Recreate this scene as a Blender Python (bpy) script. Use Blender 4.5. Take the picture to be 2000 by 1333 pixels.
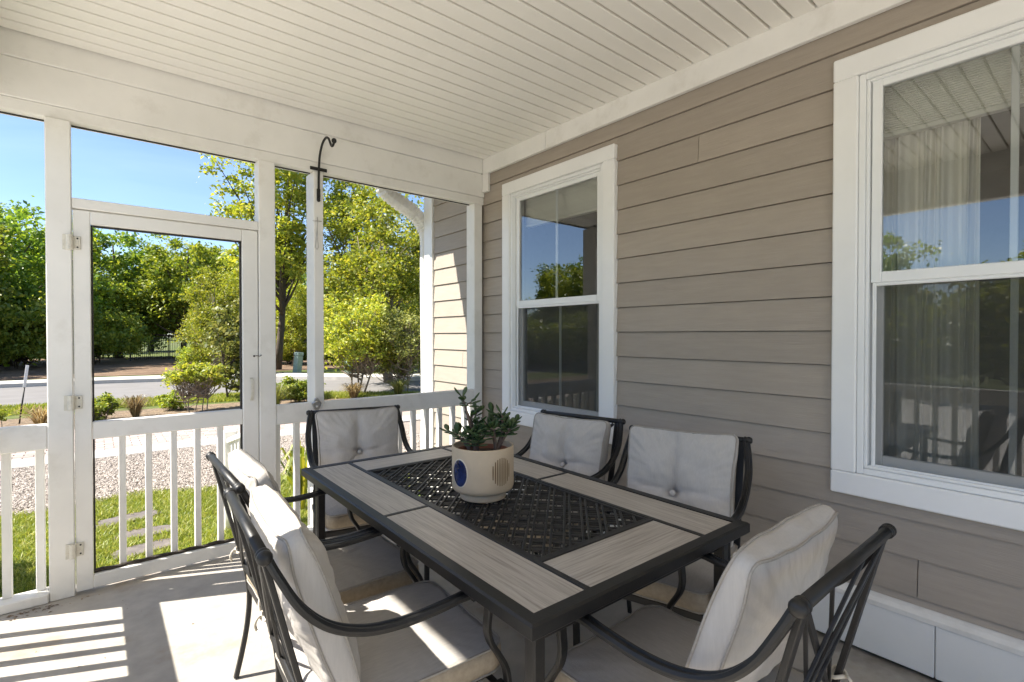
import bpy, math, random
import numpy as np
from mathutils import Vector, noise

for o in list(bpy.data.objects):
    bpy.data.objects.remove(o)
scene = bpy.context.scene
COL = scene.collection
R = math.radians
random.seed(7)

# ------------------------------------------------------------------ camera
YAW, PITCH, ROLL = R(39.5), R(-0.68), R(0.07)
cam_d = bpy.data.cameras.new('camera')
cam_d.sensor_width = 36.0
cam_d.lens = 985.0 / 2000.0 * 36.0
cam_d.clip_start = 0.03
cam_d.clip_end = 600
cam = bpy.data.objects.new('camera', cam_d)
COL.objects.link(cam)
cam.location = (0, 0, 1.33)
cam.rotation_mode = 'XYZ'
cam.rotation_euler = (R(90) + PITCH, 0, -YAW)
scene.camera = cam

# ------------------------------------------------------------------ world, sun, exposure
SUN = Vector((-1.0, 0.46, 1.3))
elev = math.atan2(SUN.z, math.hypot(SUN.x, SUN.y))
world = bpy.data.worlds.new('World')
scene.world = world
world.use_nodes = True
wn = world.node_tree
sky = wn.nodes.new('ShaderNodeTexSky')
sky.sky_type = 'NISHITA'
sky.sun_disc = False
sky.sun_elevation = elev
sky.sun_rotation = math.atan2(SUN.x, SUN.y)
sky.air_density = 0.75
sky.dust_density = 0.3
sky.ozone_density = 3.0
bg = wn.nodes['Background']
bg.inputs['Strength'].default_value = 0.050
# faint high cloud wisps over the whole sky
w_tc = wn.nodes.new('ShaderNodeTexCoord')
w_mp = wn.nodes.new('ShaderNodeMapping')
w_mp.inputs['Scale'].default_value = (1.2, 2.6, 5.0)
w_nz = wn.nodes.new('ShaderNodeTexNoise')
w_nz.inputs['Scale'].default_value = 1.6
w_nz.inputs['Detail'].default_value = 8
w_nz.inputs['Distortion'].default_value = 0.8
w_rp = wn.nodes.new('ShaderNodeValToRGB')
w_rp.color_ramp.elements[0].position = 0.46
w_rp.color_ramp.elements[1].position = 0.80
w_rp.color_ramp.elements[0].color = (0, 0, 0, 1)
w_rp.color_ramp.elements[1].color = (0.16, 0.16, 0.16, 1)
w_mx = wn.nodes.new('ShaderNodeMixRGB')
w_mx.inputs[2].default_value = (5.0, 6.0, 7.4, 1)
wn.links.new(w_tc.outputs['Generated'], w_mp.inputs['Vector'])
wn.links.new(w_mp.outputs[0], w_nz.inputs['Vector'])
wn.links.new(w_nz.outputs[0], w_rp.inputs[0])
wn.links.new(w_rp.outputs[0], w_mx.inputs[0])
wn.links.new(sky.outputs[0], w_mx.inputs[1])
wn.links.new(w_mx.outputs[0], bg.inputs['Color'])
sun_d = bpy.data.lights.new('sun', 'SUN')
sun_d.energy = 2.4
sun_d.angle = R(0.5)
sun_d.color = (1.0, 0.94, 0.84)
sun = bpy.data.objects.new('sun', sun_d)
COL.objects.link(sun)
sun.rotation_euler = (-SUN).to_track_quat('-Z', 'Y').to_euler()
sun.location = (-8, 4, 9)
vs = scene.view_settings
vs.view_transform = 'Standard'
vs.look = 'None'
vs.gamma = 1.0
vs.use_curve_mapping = False
vs.exposure = 2.4
scene.render.engine = 'CYCLES'
cy = scene.cycles
cy.max_bounces = 10
cy.diffuse_bounces = 6
cy.glossy_bounces = 5
cy.transparent_max_bounces = 12
cy.sample_clamp_indirect = 6.0
cy.caustics_reflective = False
cy.caustics_refractive = False
cy.use_denoising = True

# ------------------------------------------------------------------ materials
def new_mat(name):
    m = bpy.data.materials.new(name)
    m.use_nodes = True
    nt = m.node_tree
    return m, nt, nt.nodes['Principled BSDF']

def lerp_col(c, f):
    return (min(1, c[0] * f), min(1, c[1] * f), min(1, c[2] * f), 1)

def pmat(name, col, rough=0.6, var=0.08, scale=6, stretch=(1, 1, 1), bump=0.0, bscale=80, bdist=0.01,
         bstretch=None, spec=0.4, metallic=0.0, objrand=0.0, stain=None, stain_scale=2.0, stain_amt=0.5,
         stain_pos=(0.55, 0.7), detail=6, island=0.0):
    m, nt, bs = new_mat(name)
    N, L = nt.nodes, nt.links
    tc = N.new('ShaderNodeTexCoord')
    mp = N.new('ShaderNodeMapping')
    mp.inputs['Scale'].default_value = stretch
    L.new(tc.outputs['Object'], mp.inputs['Vector'])
    nz = N.new('ShaderNodeTexNoise')
    nz.inputs['Scale'].default_value = scale
    nz.inputs['Detail'].default_value = detail
    nz.inputs['Roughness'].default_value = 0.6
    L.new(mp.outputs[0], nz.inputs['Vector'])
    rp = N.new('ShaderNodeValToRGB')
    rp.color_ramp.elements[0].position = 0.3
    rp.color_ramp.elements[1].position = 0.7
    rp.color_ramp.elements[0].color = lerp_col(col, 1 - var)
    rp.color_ramp.elements[1].color = lerp_col(col, 1 + var)
    L.new(nz.outputs[0], rp.inputs[0])
    out = rp.outputs[0]
    if stain is not None:
        n2 = N.new('ShaderNodeTexNoise')
        n2.inputs['Scale'].default_value = stain_scale
        n2.inputs['Detail'].default_value = 7
        n2.inputs['Roughness'].default_value = 0.65
        L.new(tc.outputs['Object'], n2.inputs['Vector'])
        r2 = N.new('ShaderNodeValToRGB')
        r2.color_ramp.elements[0].position = stain_pos[0]
        r2.color_ramp.elements[1].position = stain_pos[1]
        r2.color_ramp.elements[0].color = (0, 0, 0, 1)
        r2.color_ramp.elements[1].color = (stain_amt,) * 3 + (1,)
        L.new(n2.outputs[0], r2.inputs[0])
        mx = N.new('ShaderNodeMixRGB')
        L.new(r2.outputs[0], mx.inputs[0])
        L.new(out, mx.inputs[1])
        mx.inputs[2].default_value = tuple(stain) + (1,)
        out = mx.outputs[0]
    for amt, kind in ((objrand, 'o'), (island, 'i')):
        if amt:
            src = N.new('ShaderNodeObjectInfo').outputs['Random'] if kind == 'o' else N.new('ShaderNodeNewGeometry').outputs['Random Per Island']
            ma = N.new('ShaderNodeMath')
            ma.operation = 'MULTIPLY_ADD'
            ma.inputs[1].default_value = 2 * amt
            ma.inputs[2].default_value = 1 - amt
            L.new(src, ma.inputs[0])
            hs = N.new('ShaderNodeHueSaturation')
            L.new(ma.outputs[0], hs.inputs['Value'])
            L.new(out, hs.inputs['Color'])
            out = hs.outputs[0]
    L.new(out, bs.inputs['Base Color'])
    bs.inputs['Roughness'].default_value = rough
    bs.inputs['Specular IOR Level'].default_value = spec
    bs.inputs['Metallic'].default_value = metallic
    if bump:
        mb = N.new('ShaderNodeMapping')
        mb.inputs['Scale'].default_value = bstretch or stretch
        L.new(tc.outputs['Object'], mb.inputs['Vector'])
        nb = N.new('ShaderNodeTexNoise')
        nb.inputs['Scale'].default_value = bscale
        nb.inputs['Detail'].default_value = 5
        L.new(mb.outputs[0], nb.inputs['Vector'])
        bp = N.new('ShaderNodeBump')
        bp.inputs['Strength'].default_value = bump
        bp.inputs['Distance'].default_value = bdist
        L.new(nb.outputs[0], bp.inputs['Height'])
        L.new(bp.outputs[0], bs.inputs['Normal'])
    return m

def leaf_mat(name, c1, c2, c3, trans=0.35):
    m, nt, bs = new_mat(name)
    N, L = nt.nodes, nt.links
    ge = N.new('ShaderNodeNewGeometry')
    rp = N.new('ShaderNodeValToRGB')
    cr = rp.color_ramp
    cr.elements[0].position, cr.elements[1].position = 0.0, 1.0
    cr.elements[0].color = c1 + (1,)
    cr.elements[1].color = c3 + (1,)
    e = cr.elements.new(0.55)
    e.color = c2 + (1,)
    L.new(ge.outputs['Random Per Island'], rp.inputs[0])
    oi = N.new('ShaderNodeObjectInfo')
    ma = N.new('ShaderNodeMath')
    ma.operation = 'MULTIPLY_ADD'
    ma.inputs[1].default_value = 0.5
    ma.inputs[2].default_value = 0.75
    L.new(oi.outputs['Random'], ma.inputs[0])
    hs = N.new('ShaderNodeHueSaturation')
    L.new(rp.outputs[0], hs.inputs['Color'])
    L.new(ma.outputs[0], hs.inputs['Value'])
    L.new(hs.outputs[0], bs.inputs['Base Color'])
    bs.inputs['Roughness'].default_value = 0.45
    bs.inputs['Specular IOR Level'].default_value = 0.35
    tr = N.new('ShaderNodeBsdfTranslucent')
    h2 = N.new('ShaderNodeHueSaturation')
    h2.inputs['Saturation'].default_value = 1.15
    h2.inputs['Value'].default_value = 1.6
    h2.inputs['Hue'].default_value = 0.485
    L.new(hs.outputs[0], h2.inputs['Color'])
    L.new(h2.outputs[0], tr.inputs['Color'])
    mx = N.new('ShaderNodeMixShader')
    mx.inputs[0].default_value = trans
    L.new(bs.outputs[0], mx.inputs[1])
    L.new(tr.outputs[0], mx.inputs[2])
    L.new(mx.outputs[0], nt.nodes['Material Output'].inputs['Surface'])
    return m

def mix_mat(name, build):
    m = bpy.data.materials.new(name)
    m.use_nodes = True
    nt = m.node_tree
    nt.nodes.remove(nt.nodes['Principled BSDF'])
    build(nt, nt.nodes['Material Output'])
    return m

def _glass(nt, out):
    N, L = nt.nodes, nt.links
    fr = N.new('ShaderNodeFresnel')
    fr.inputs['IOR'].default_value = 1.52
    mr = N.new('ShaderNodeMath')
    mr.operation = 'MULTIPLY_ADD'
    mr.inputs[1].default_value = 2.2
    mr.inputs[2].default_value = 0.08
    mr.use_clamp = True
    L.new(fr.outputs[0], mr.inputs[0])
    tr = N.new('ShaderNodeBsdfTransparent')
    tr.inputs[0].default_value = (0.93, 0.96, 0.94, 1)
    gl = N.new('ShaderNodeBsdfGlossy')
    gl.inputs['Roughness'].default_value = 0.0
    mx = N.new('ShaderNodeMixShader')
    L.new(mr.outputs[0], mx.inputs[0])
    L.new(tr.outputs[0], mx.inputs[1])
    L.new(gl.outputs[0], mx.inputs[2])
    L.new(mx.outputs[0], out.inputs['Surface'])

def _screen(nt, out):
    N, L = nt.nodes, nt.links
    tr = N.new('ShaderNodeBsdfTransparent')
    df = N.new('ShaderNodeBsdfDiffuse')
    df.inputs[0].default_value = (0.09, 0.09, 0.085, 1)
    mx = N.new('ShaderNodeMixShader')
    mx.inputs[0].default_value = 0.42
    L.new(tr.outputs[0], mx.inputs[1])
    L.new(df.outputs[0], mx.inputs[2])
    L.new(mx.outputs[0], out.inputs['Surface'])

M = {}
M['white'] = pmat('white_paint', (0.80, 0.785, 0.75), 0.5, 0.05, 3, bump=0.12, bscale=40, bdist=0.004, stain=(0.42, 0.38, 0.31), stain_scale=5.5, stain_amt=0.34, stain_pos=(0.54, 0.8))
M['trim'] = pmat('white_trim', (0.85, 0.85, 0.84), 0.4, 0.03, 3, bump=0.05, bscale=30, bdist=0.003, stain=(0.5, 0.48, 0.44), stain_scale=5, stain_amt=0.15, stain_pos=(0.6, 0.85))
M['vinyl'] = pmat('white_vinyl', (0.83, 0.84, 0.84), 0.3, 0.02, 3)
M['ceiling'] = pmat('cream_ceiling', (0.86, 0.835, 0.78), 0.5, 0.03, 2.5, bump=0.05, bscale=30, bdist=0.003)
M['siding'] = pmat('taupe_siding', (0.375, 0.325, 0.272), 0.62, 0.06, 9, (2, 0.5, 5), 0.30, 40, 0.005, (1, 0.22, 7), objrand=0.07, stain=(0.32, 0.27, 0.22), stain_scale=2.2, stain_amt=0.35, stain_pos=(0.52, 0.8))
M['dark_wall'] = pmat('dark_interior', (0.22, 0.21, 0.19), 0.8)
M['black'] = pmat('black_metal', (0.009, 0.0088, 0.009), 0.45, 0.25, 40, bump=0.15, bscale=150, bdist=0.002, spec=0.5)
M['iron'] = pmat('black_iron', (0.012, 0.011, 0.01), 0.5, 0.3, 30)
M['spline'] = pmat('dark_spline', (0.03, 0.027, 0.024), 0.7, 0.3, 30)
M['rot'] = pmat('rotten_strip', (0.045, 0.036, 0.028), 0.8, 0.5, 60, bump=0.6, bscale=120, bdist=0.01, stain=(0.25, 0.12, 0.05), stain_scale=9, stain_amt=0.8, stain_pos=(0.6, 0.7))
M['concrete'] = pmat('porch_concrete', (0.40, 0.37, 0.33), 0.7, 0.16, 7, bump=0.18, bscale=60, bdist=0.004, stain=(0.30, 0.22, 0.13), stain_scale=2.3, stain_amt=0.75, stain_pos=(0.56, 0.74))
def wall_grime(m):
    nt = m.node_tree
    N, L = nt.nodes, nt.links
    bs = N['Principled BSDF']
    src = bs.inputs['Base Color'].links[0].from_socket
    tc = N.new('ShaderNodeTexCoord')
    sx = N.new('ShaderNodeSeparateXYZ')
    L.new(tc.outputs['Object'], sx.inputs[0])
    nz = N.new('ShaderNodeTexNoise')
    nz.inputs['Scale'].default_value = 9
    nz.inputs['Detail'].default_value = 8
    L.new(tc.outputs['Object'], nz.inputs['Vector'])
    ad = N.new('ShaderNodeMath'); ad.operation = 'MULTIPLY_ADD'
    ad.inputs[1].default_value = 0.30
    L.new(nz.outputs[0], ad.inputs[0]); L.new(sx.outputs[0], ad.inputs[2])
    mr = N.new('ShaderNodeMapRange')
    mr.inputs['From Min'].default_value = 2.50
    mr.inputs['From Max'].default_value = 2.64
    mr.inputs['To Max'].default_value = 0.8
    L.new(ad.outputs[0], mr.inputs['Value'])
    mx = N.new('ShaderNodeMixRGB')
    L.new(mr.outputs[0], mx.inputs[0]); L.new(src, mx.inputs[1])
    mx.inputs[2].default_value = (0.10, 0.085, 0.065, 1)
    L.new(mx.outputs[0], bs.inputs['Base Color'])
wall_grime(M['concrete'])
M['fabric'] = pmat('linen_fabric', (0.52, 0.49, 0.455), 0.9, 0.05, 26, (7, 7, .7), bump=0.35, bscale=420, bdist=0.002, spec=0.15, stain=(0.44, 0.41, 0.37), stain_scale=4, stain_amt=0.3, stain_pos=(0.5, 0.8))
M['seat_fabric'] = pmat('grey_seat_fabric', (0.45, 0.425, 0.40), 0.9, 0.08, 26, (7, .8, 7), bump=0.35, bscale=420, bdist=0.002, spec=0.15, stain=(0.37, 0.34, 0.30), stain_scale=7, stain_amt=0.35, stain_pos=(0.5, 0.8))
M['tan_fabric'] = pmat('tan_side_fabric', (0.42, 0.35, 0.26), 0.9, 0.12, 60, bump=0.3, bscale=300, bdist=0.002, spec=0.15)
M['piping'] = pmat('piping_fabric', (0.36, 0.33, 0.29), 0.9, 0.1, 120, spec=0.15)
M['tie'] = pmat('tie_ribbon', (0.62, 0.57, 0.48), 0.9, 0.1, 80)
M['tag'] = pmat('white_tag', (0.85, 0.84, 0.82), 0.7, 0.02)
M['metal_grey'] = pmat('hinge_paint', (0.66, 0.63, 0.55), 0.4, 0.15, 30, stain=(0.3, 0.2, 0.12), stain_scale=30, stain_amt=0.5)
M['steel'] = pmat('steel', (0.45, 0.43, 0.40), 0.35, 0.2, 30, metallic=0.8)
M['pot'] = pmat('pot_clay', (0.60, 0.47, 0.32), 0.55, 0.07, 12, bump=0.08, bscale=120, bdist=0.002)
M['pot_pale'] = pmat('pot_pale_ring', (0.70, 0.62, 0.50), 0.5, 0.04, 12)
M['pot_stripe'] = pmat('pot_stripe', (0.20, 0.12, 0.05), 0.7, 0.1, 30)
M['pot_blue'] = pmat('pot_blue_glaze', (0.006, 0.019, 0.085), 0.15, 0.6, 40, spec=0.6)
M['terracotta'] = pmat('terracotta', (0.30, 0.12, 0.07), 0.8, 0.15, 20)
M['soil'] = pmat('soil', (0.07, 0.045, 0.03), 0.95, 0.4, 60, bump=0.8, bscale=90, bdist=0.01)
M['bark'] = pmat('bark', (0.10, 0.078, 0.06), 0.9, 0.35, 14, (1, 1, 0.3), 0.7, 30, 0.03, (1, 1, 0.2))
M['bark_pale'] = pmat('pale_bark', (0.27, 0.22, 0.17), 0.9, 0.3, 14, (1, 1, 0.3), 0.5, 30, 0.02, (1, 1, 0.2))
M['succ_stem'] = pmat('succulent_stem', (0.16, 0.11, 0.085), 0.8, 0.25, 60)
M['succulent'] = leaf_mat('succulent_leaf', (0.05, 0.10, 0.03), (0.085, 0.15, 0.05), (0.15, 0.20, 0.09), 0.12)
M['ground'] = pmat('ground_grass', (0.105, 0.135, 0.03), 0.95, 0.35, 3.0, bump=0.6, bscale=40, bdist=0.03, stain=(0.16, 0.12, 0.06), stain_scale=0.35, stain_amt=0.6, stain_pos=(0.5, 0.62))
M['lawn'] = pmat('lawn_soil', (0.10, 0.15, 0.025), 0.95, 0.35, 9, bump=0.5, bscale=60, bdist=0.02)
M['mulch'] = pmat('mulch', (0.23, 0.17, 0.115), 0.95, 0.5, 14, bump=0.9, bscale=45, bdist=0.04, stain=(0.30, 0.21, 0.13), stain_scale=3.5, stain_amt=0.7, stain_pos=(0.5, 0.65))
M['straw'] = pmat('pine_straw', (0.17, 0.11, 0.07), 0.95, 0.4, 2.5, bump=0.9, bscale=12, bdist=0.06, stain=(0.25, 0.17, 0.11), stain_scale=0.8, stain_amt=0.7, stain_pos=(0.5, 0.65))
M['gravel_base'] = pmat('gravel_base', (0.32, 0.27, 0.225), 0.95, 0.25, 30, bump=0.9, bscale=60, bdist=0.02)
M['gravel'] = pmat('gravel_stone', (0.43, 0.375, 0.325), 0.85, 0.15, 20, island=0.5)
M['brick_base'] = pmat('brick_joint_sand', (0.36, 0.30, 0.25), 0.95, 0.2, 30)
M['brick'] = pmat('paver_brick', (0.42, 0.34, 0.30), 0.85, 0.12, 30, island=0.2)
M['kerb'] = pmat('pale_concrete', (0.55, 0.52, 0.47), 0.85, 0.1, 5, bump=0.3, bscale=60, bdist=0.006)
M['bounce'] = pmat('pale_bounce_ground', (0.66, 0.63, 0.58), 0.85, 0.08, 2.0, bump=0.2, bscale=60, bdist=0.004)  # high albedo, for the added ground that reflects sun under the roof
M['road'] = pmat('road_asphalt', (0.20, 0.19, 0.185), 0.85, 0.10, 1.2, bump=0.25, bscale=90, bdist=0.006)
M['paver'] = pmat('grey_paver', (0.15, 0.13, 0.12), 0.85, 0.3, 10, bump=0.3, bscale=60, bdist=0.006)
M['grass'] = leaf_mat('grass_blade', (0.154, 0.205, 0.035), (0.264, 0.308, 0.055), (0.462, 0.443, 0.150), 0.3)
M['straw_grass'] = leaf_mat('straw_blade', (0.20, 0.15, 0.07), (0.33, 0.25, 0.12), (0.42, 0.34, 0.17), 0.25)
M['leaf_dark'] = leaf_mat('leaf_dark', (0.102, 0.175, 0.036), (0.174, 0.282, 0.051), (0.322, 0.400, 0.076), 0.33)
M['leaf_mid'] = leaf_mat('leaf_mid', (0.143, 0.218, 0.041), (0.252, 0.323, 0.060), (0.430, 0.444, 0.088), 0.38)
M['leaf_bright'] = leaf_mat('leaf_bright', (0.176, 0.238, 0.041), (0.305, 0.351, 0.062), (0.490, 0.464, 0.092), 0.40)
M['leaf_olive'] = leaf_mat('leaf_olive', (0.109, 0.135, 0.036), (0.203, 0.224, 0.057), (0.328, 0.322, 0.108), 0.3)
M['gutter'] = pmat('white_gutter', (0.78, 0.77, 0.74), 0.4, 0.05, 5, stain=(0.4, 0.38, 0.33), stain_scale=12, stain_amt=0.3)
M['roof'] = pmat('roof_shingle', (0.09, 0.085, 0.08), 0.9, 0.2, 12)
M['blind'] = pmat('cream_blind', (0.80, 0.78, 0.70), 0.7, 0.04, 3, (1, 0.3, 20), 0.2, 60, 0.003, (1, 0.2, 6))
M['curtain'] = pmat('beige_curtain', (0.82, 0.79, 0.72), 0.85, 0.06, 6, (4, 4, 0.5))
M['utility'] = pmat('green_utility', (0.30, 0.38, 0.33), 0.6, 0.1, 8)
M['marker'] = pmat('white_plastic', (0.75, 0.75, 0.74), 0.5, 0.04, 8)
M['glass'] = mix_mat('window_glass', _glass)
M['screen'] = mix_mat('window_screen', _screen)

def wood_tile(name):
    m, nt, bs = new_mat(name)
    N, L = nt.nodes, nt.links
    tc = N.new('ShaderNodeTexCoord')
    oi = N.new('ShaderNodeObjectInfo')
    ad = N.new('ShaderNodeVectorMath')
    ad.operation = 'ADD'
    L.new(tc.outputs['Object'], ad.inputs[0])
    cb = N.new('ShaderNodeCombineXYZ')
    ml = N.new('ShaderNodeMath')
    ml.operation = 'MULTIPLY'
    ml.inputs[1].default_value = 13.0
    L.new(oi.outputs['Random'], ml.inputs[0])
    L.new(ml.outputs[0], cb.inputs[0])
    L.new(ml.outputs[0], cb.inputs[1])
    L.new(cb.outputs[0], ad.inputs[1])
    mp = N.new('ShaderNodeMapping')
    mp.inputs['Scale'].default_value = (48, 1.5, 1)
    L.new(ad.outputs[0], mp.inputs['Vector'])
    nz = N.new('ShaderNodeTexNoise')
    nz.inputs['Scale'].default_value = 2.2
    nz.inputs['Detail'].default_value = 9
    nz.inputs['Roughness'].default_value = 0.7
    nz.inputs['Distortion'].default_value = 0.4
    L.new(mp.outputs[0], nz.inputs['Vector'])
    rp = N.new('ShaderNodeValToRGB')
    cr = rp.color_ramp
    cr.elements[0].position, cr.elements[1].position = 0.28, 0.74
    cr.elements[0].color = (0.20, 0.17, 0.145, 1)
    cr.elements[1].color = (0.58, 0.54, 0.48, 1)
    e = cr.elements.new(0.5)
    e.color = (0.42, 0.375, 0.32, 1)
    L.new(nz.outputs[0], rp.inputs[0])
    L.new(rp.outputs[0], bs.inputs['Base Color'])
    bs.inputs['Roughness'].default_value = 0.42
    bp = N.new('ShaderNodeBump')
    bp.inputs['Strength'].default_value = 0.08
    bp.inputs['Distance'].default_value = 0.003
    L.new(nz.outputs[0], bp.inputs['Height'])
    L.new(bp.outputs[0], bs.inputs['Normal'])
    return m
M['tile'] = wood_tile('wood_look_tile')

# ------------------------------------------------------------------ mesh helpers
def V3(*a):
    return np.array(a, float)

class MB:
    def __init__(self):
        self.v, self.f = [], []
    def add(self, verts, faces):
        b = len(self.v)
        self.v.extend([tuple(float(t) for t in p) for p in verts])
        self.f.extend([tuple(i + b for i in f) for f in faces])
        return self
    def box(self, x0, x1, y0, y1, z0, z1, c=0.003):
        """chamfered box"""
        c = min(c, 0.45 * min(x1 - x0, y1 - y0, z1 - z0))
        lo, hi = (x0, y0, z0), (x1, y1, z1)
        ix, vs_ = {}, []
        for sx in (0, 1):
            for sy in (0, 1):
                for sz in (0, 1):
                    s = (sx, sy, sz)
                    corner = [hi[i] if s[i] else lo[i] for i in range(3)]
                    for ax in range(3):
                        p = list(corner)
                        for k in range(3):
                            if k != ax:
                                p[k] += -c if s[k] else c
                        ix[(s, ax)] = len(vs_)
                        vs_.append(p)
        fs = []
        for ax in range(3):
            a, b = (ax + 1) % 3, (ax + 2) % 3
            for side in (0, 1):
                q = []
                for (sa, sb) in ((0, 0), (1, 0), (1, 1), (0, 1)):
                    s = [0, 0, 0]
                    s[ax], s[a], s[b] = side, sa, sb
                    q.append(ix[(tuple(s), ax)])
                fs.append(q if side else q[::-1])
        for ax in range(3):
            a, b = (ax + 1) % 3, (ax + 2) % 3
            for sa in (0, 1):
                for sb in (0, 1):
                    s0, s1 = [0, 0, 0], [0, 0, 0]
                    s0[a] = s1[a] = sa
                    s0[b] = s1[b] = sb
                    s1[ax] = 1
                    s0, s1 = tuple(s0), tuple(s1)
                    q = [ix[(s0, a)], ix[(s1, a)], ix[(s1, b)], ix[(s0, b)]]
                    fs.append(q if (sa ^ sb) else q[::-1])
        for sx in (0, 1):
            for sy in (0, 1):
                for sz in (0, 1):
                    s = (sx, sy, sz)
                    q = [ix[(s, 0)], ix[(s, 1)], ix[(s, 2)]]
                    fs.append(q if (sx + sy + sz) % 2 else q[::-1])
        return self.add(vs_, fs)
    def prism(self, prof, axis, a0, a1):
        """extrude a 2D profile (other two axes, cyclic order) along axis"""
        n = len(prof)
        a, b = (axis + 1) % 3, (axis + 2) % 3
        vs_ = []
        for t in (a0, a1):
            for p in prof:
                q = [0, 0, 0]
                q[axis], q[a], q[b] = t, p[0], p[1]
                vs_.append(q)
        fs = [[i, (i + 1) % n, n + (i + 1) % n, n + i] for i in range(n)]
        fs.append(list(range(n))[::-1])
        fs.append(list(range(n, 2 * n)))
        return self.add(vs_, fs)
    def sweep(self, path, sect, side=None, caps=True, scale=None):
        """sweep a closed 2D section (side, normal) along a path"""
        path = [V3(*p) for p in path]
        n, k = len(path), len(sect)
        vs_ = []
        prev = None
        for i in range(n):
            t = path[min(i + 1, n - 1)] - path[max(i - 1, 0)]
            t /= (np.linalg.norm(t) + 1e-12)
            if side is not None:
                s = V3(*side)
            elif prev is not None:
                s = prev
            else:
                s = np.cross(t, V3(0, 0, 1)) if abs(t[2]) < 0.9 else np.cross(t, V3(0, 1, 0))
            s = s - t * (s @ t)
            s /= (np.linalg.norm(s) + 1e-12)
            prev = s
            nn = np.cross(s, t)
            f = 1.0 if scale is None else scale[i]
            for (a, b) in sect:
                vs_.append(path[i] + s * a * f + nn * b * f)
        fs = []
        for i in range(n - 1):
            for j in range(k):
                fs.append([i * k + j, i * k + (j + 1) % k, (i + 1) * k + (j + 1) % k, (i + 1) * k + j])
        if caps:
            fs.append(list(range(k))[::-1])
            fs.append([(n - 1) * k + j for j in range(k)])
        return self.add(vs_, fs)
    def tube(self, path, r, seg=8, scale=None, caps=True):
        sect = [(r * math.cos(2 * math.pi * j / seg), r * math.sin(2 * math.pi * j / seg)) for j in range(seg)]
        return self.sweep(path, sect, None, caps, scale)
    def lathe(self, prof, seg=32, c=(0, 0, 0)):
        k = len(prof)
        vs_, fs = [], []
        for i in range(seg):
            a = 2 * math.pi * i / seg
            for (r, z) in prof:
                vs_.append((c[0] + r * math.cos(a), c[1] + r * math.sin(a), c[2] + z))
        for i in range(seg):
            j = (i + 1) % seg
            for q in range(k - 1):
                fs.append([i * k + q, j * k + q, j * k + q + 1, i * k + q + 1])
        return self.add(vs_, fs)
    def ball(self, c, r, seg=10):
        prof = [(max(1e-4, r * math.sin(math.pi * i / 6)), -r * math.cos(math.pi * i / 6)) for i in range(7)]
        return self.lathe(prof, seg, c)
    def mesh(self, name, smooth=False):
        me = bpy.data.meshes.new(name)
        me.from_pydata(self.v, [], self.f)
        if smooth:
            me.polygons.foreach_set('use_smooth', [True] * len(me.polygons))
        me.update()
        return me
    def build(self, name, mat, parent=None, smooth=False, off=None):
        return link(name, self.mesh(name, smooth), mat, parent, off)

def link(name, me, mat, parent=None, off=None):
    if mat is not None and not me.materials:
        me.materials.append(M[mat] if isinstance(mat, str) else mat)
    o = bpy.data.objects.new(name, me)
    COL.objects.link(o)
    if parent is not None:
        o.parent = parent
        if off is not None:
            o.location = off
    return o

def rrect(w, t, c=0.003):
    """chamfered rectangle section, counterclockwise"""
    a, b = w / 2, t / 2
    return [(a - c, -b), (a, -b + c), (a, b - c), (a - c, b), (-a + c, b), (-a, b - c), (-a, -b + c), (-a + c, -b)]

def ribbed(w, t):
    a, b = w / 2, t / 2
    return [(a * .8, -b), (a, -b * .4), (a, b * .3), (a * .72, b), (a * .42, b), (a * .3, b * .55), (-a * .3, b * .55), (-a * .42, b),
            (-a * .72, b), (-a, b * .3), (-a, -b * .4), (-a * .8, -b)]

def crom(pts, n=6):
    """Catmull-Rom smoothing"""
    P = [V3(*p) for p in pts]
    P = [2 * P[0] - P[1]] + P + [2 * P[-1] - P[-2]]
    out = []
    for i in range(1, len(P) - 2):
        p0, p1, p2, p3 = P[i - 1:i + 3]
        for j in range(n):
            t = j / n
            out.append(.5 * ((2 * p1) + (-p0 + p2) * t + (2 * p0 - 5 * p1 + 4 * p2 - p3) * t * t + (-p0 + 3 * p1 - 3 * p2 + p3) * t ** 3))
    out.append(P[-2])
    return out

def empty(name, loc=(0, 0, 0), rz=0.0):
    o = bpy.data.objects.new(name, None)
    o.empty_display_size = 0.1
    COL.objects.link(o)
    o.location = loc
    o.rotation_euler = (0, 0, rz)
    return o

def tag(o, label=None, cat=None, group=None, kind=None):
    if label: o['label'] = label
    if cat: o['category'] = cat
    if group: o['group'] = group
    if kind: o['kind'] = kind
    return o

def struct(o):
    o['kind'] = 'structure'
    return o

def neg(l):
    return (-l[0], -l[1], -l[2])

def np_mesh(name, verts, quads):
    me = bpy.data.meshes.new(name)
    nv, nf = len(verts), len(quads)
    k = quads.shape[1]
    me.vertices.add(nv)
    me.vertices.foreach_set('co', verts.astype(np.float32).ravel())
    me.loops.add(nf * k)
    me.loops.foreach_set('vertex_index', quads.astype(np.int32).ravel())
    me.polygons.add(nf)
    me.polygons.foreach_set('loop_start', np.arange(0, nf * k, k, dtype=np.int32))
    me.polygons.foreach_set('loop_total', np.full(nf, k, dtype=np.int32))
    me.update(calc_edges=True)
    me.validate()
    return me

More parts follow.
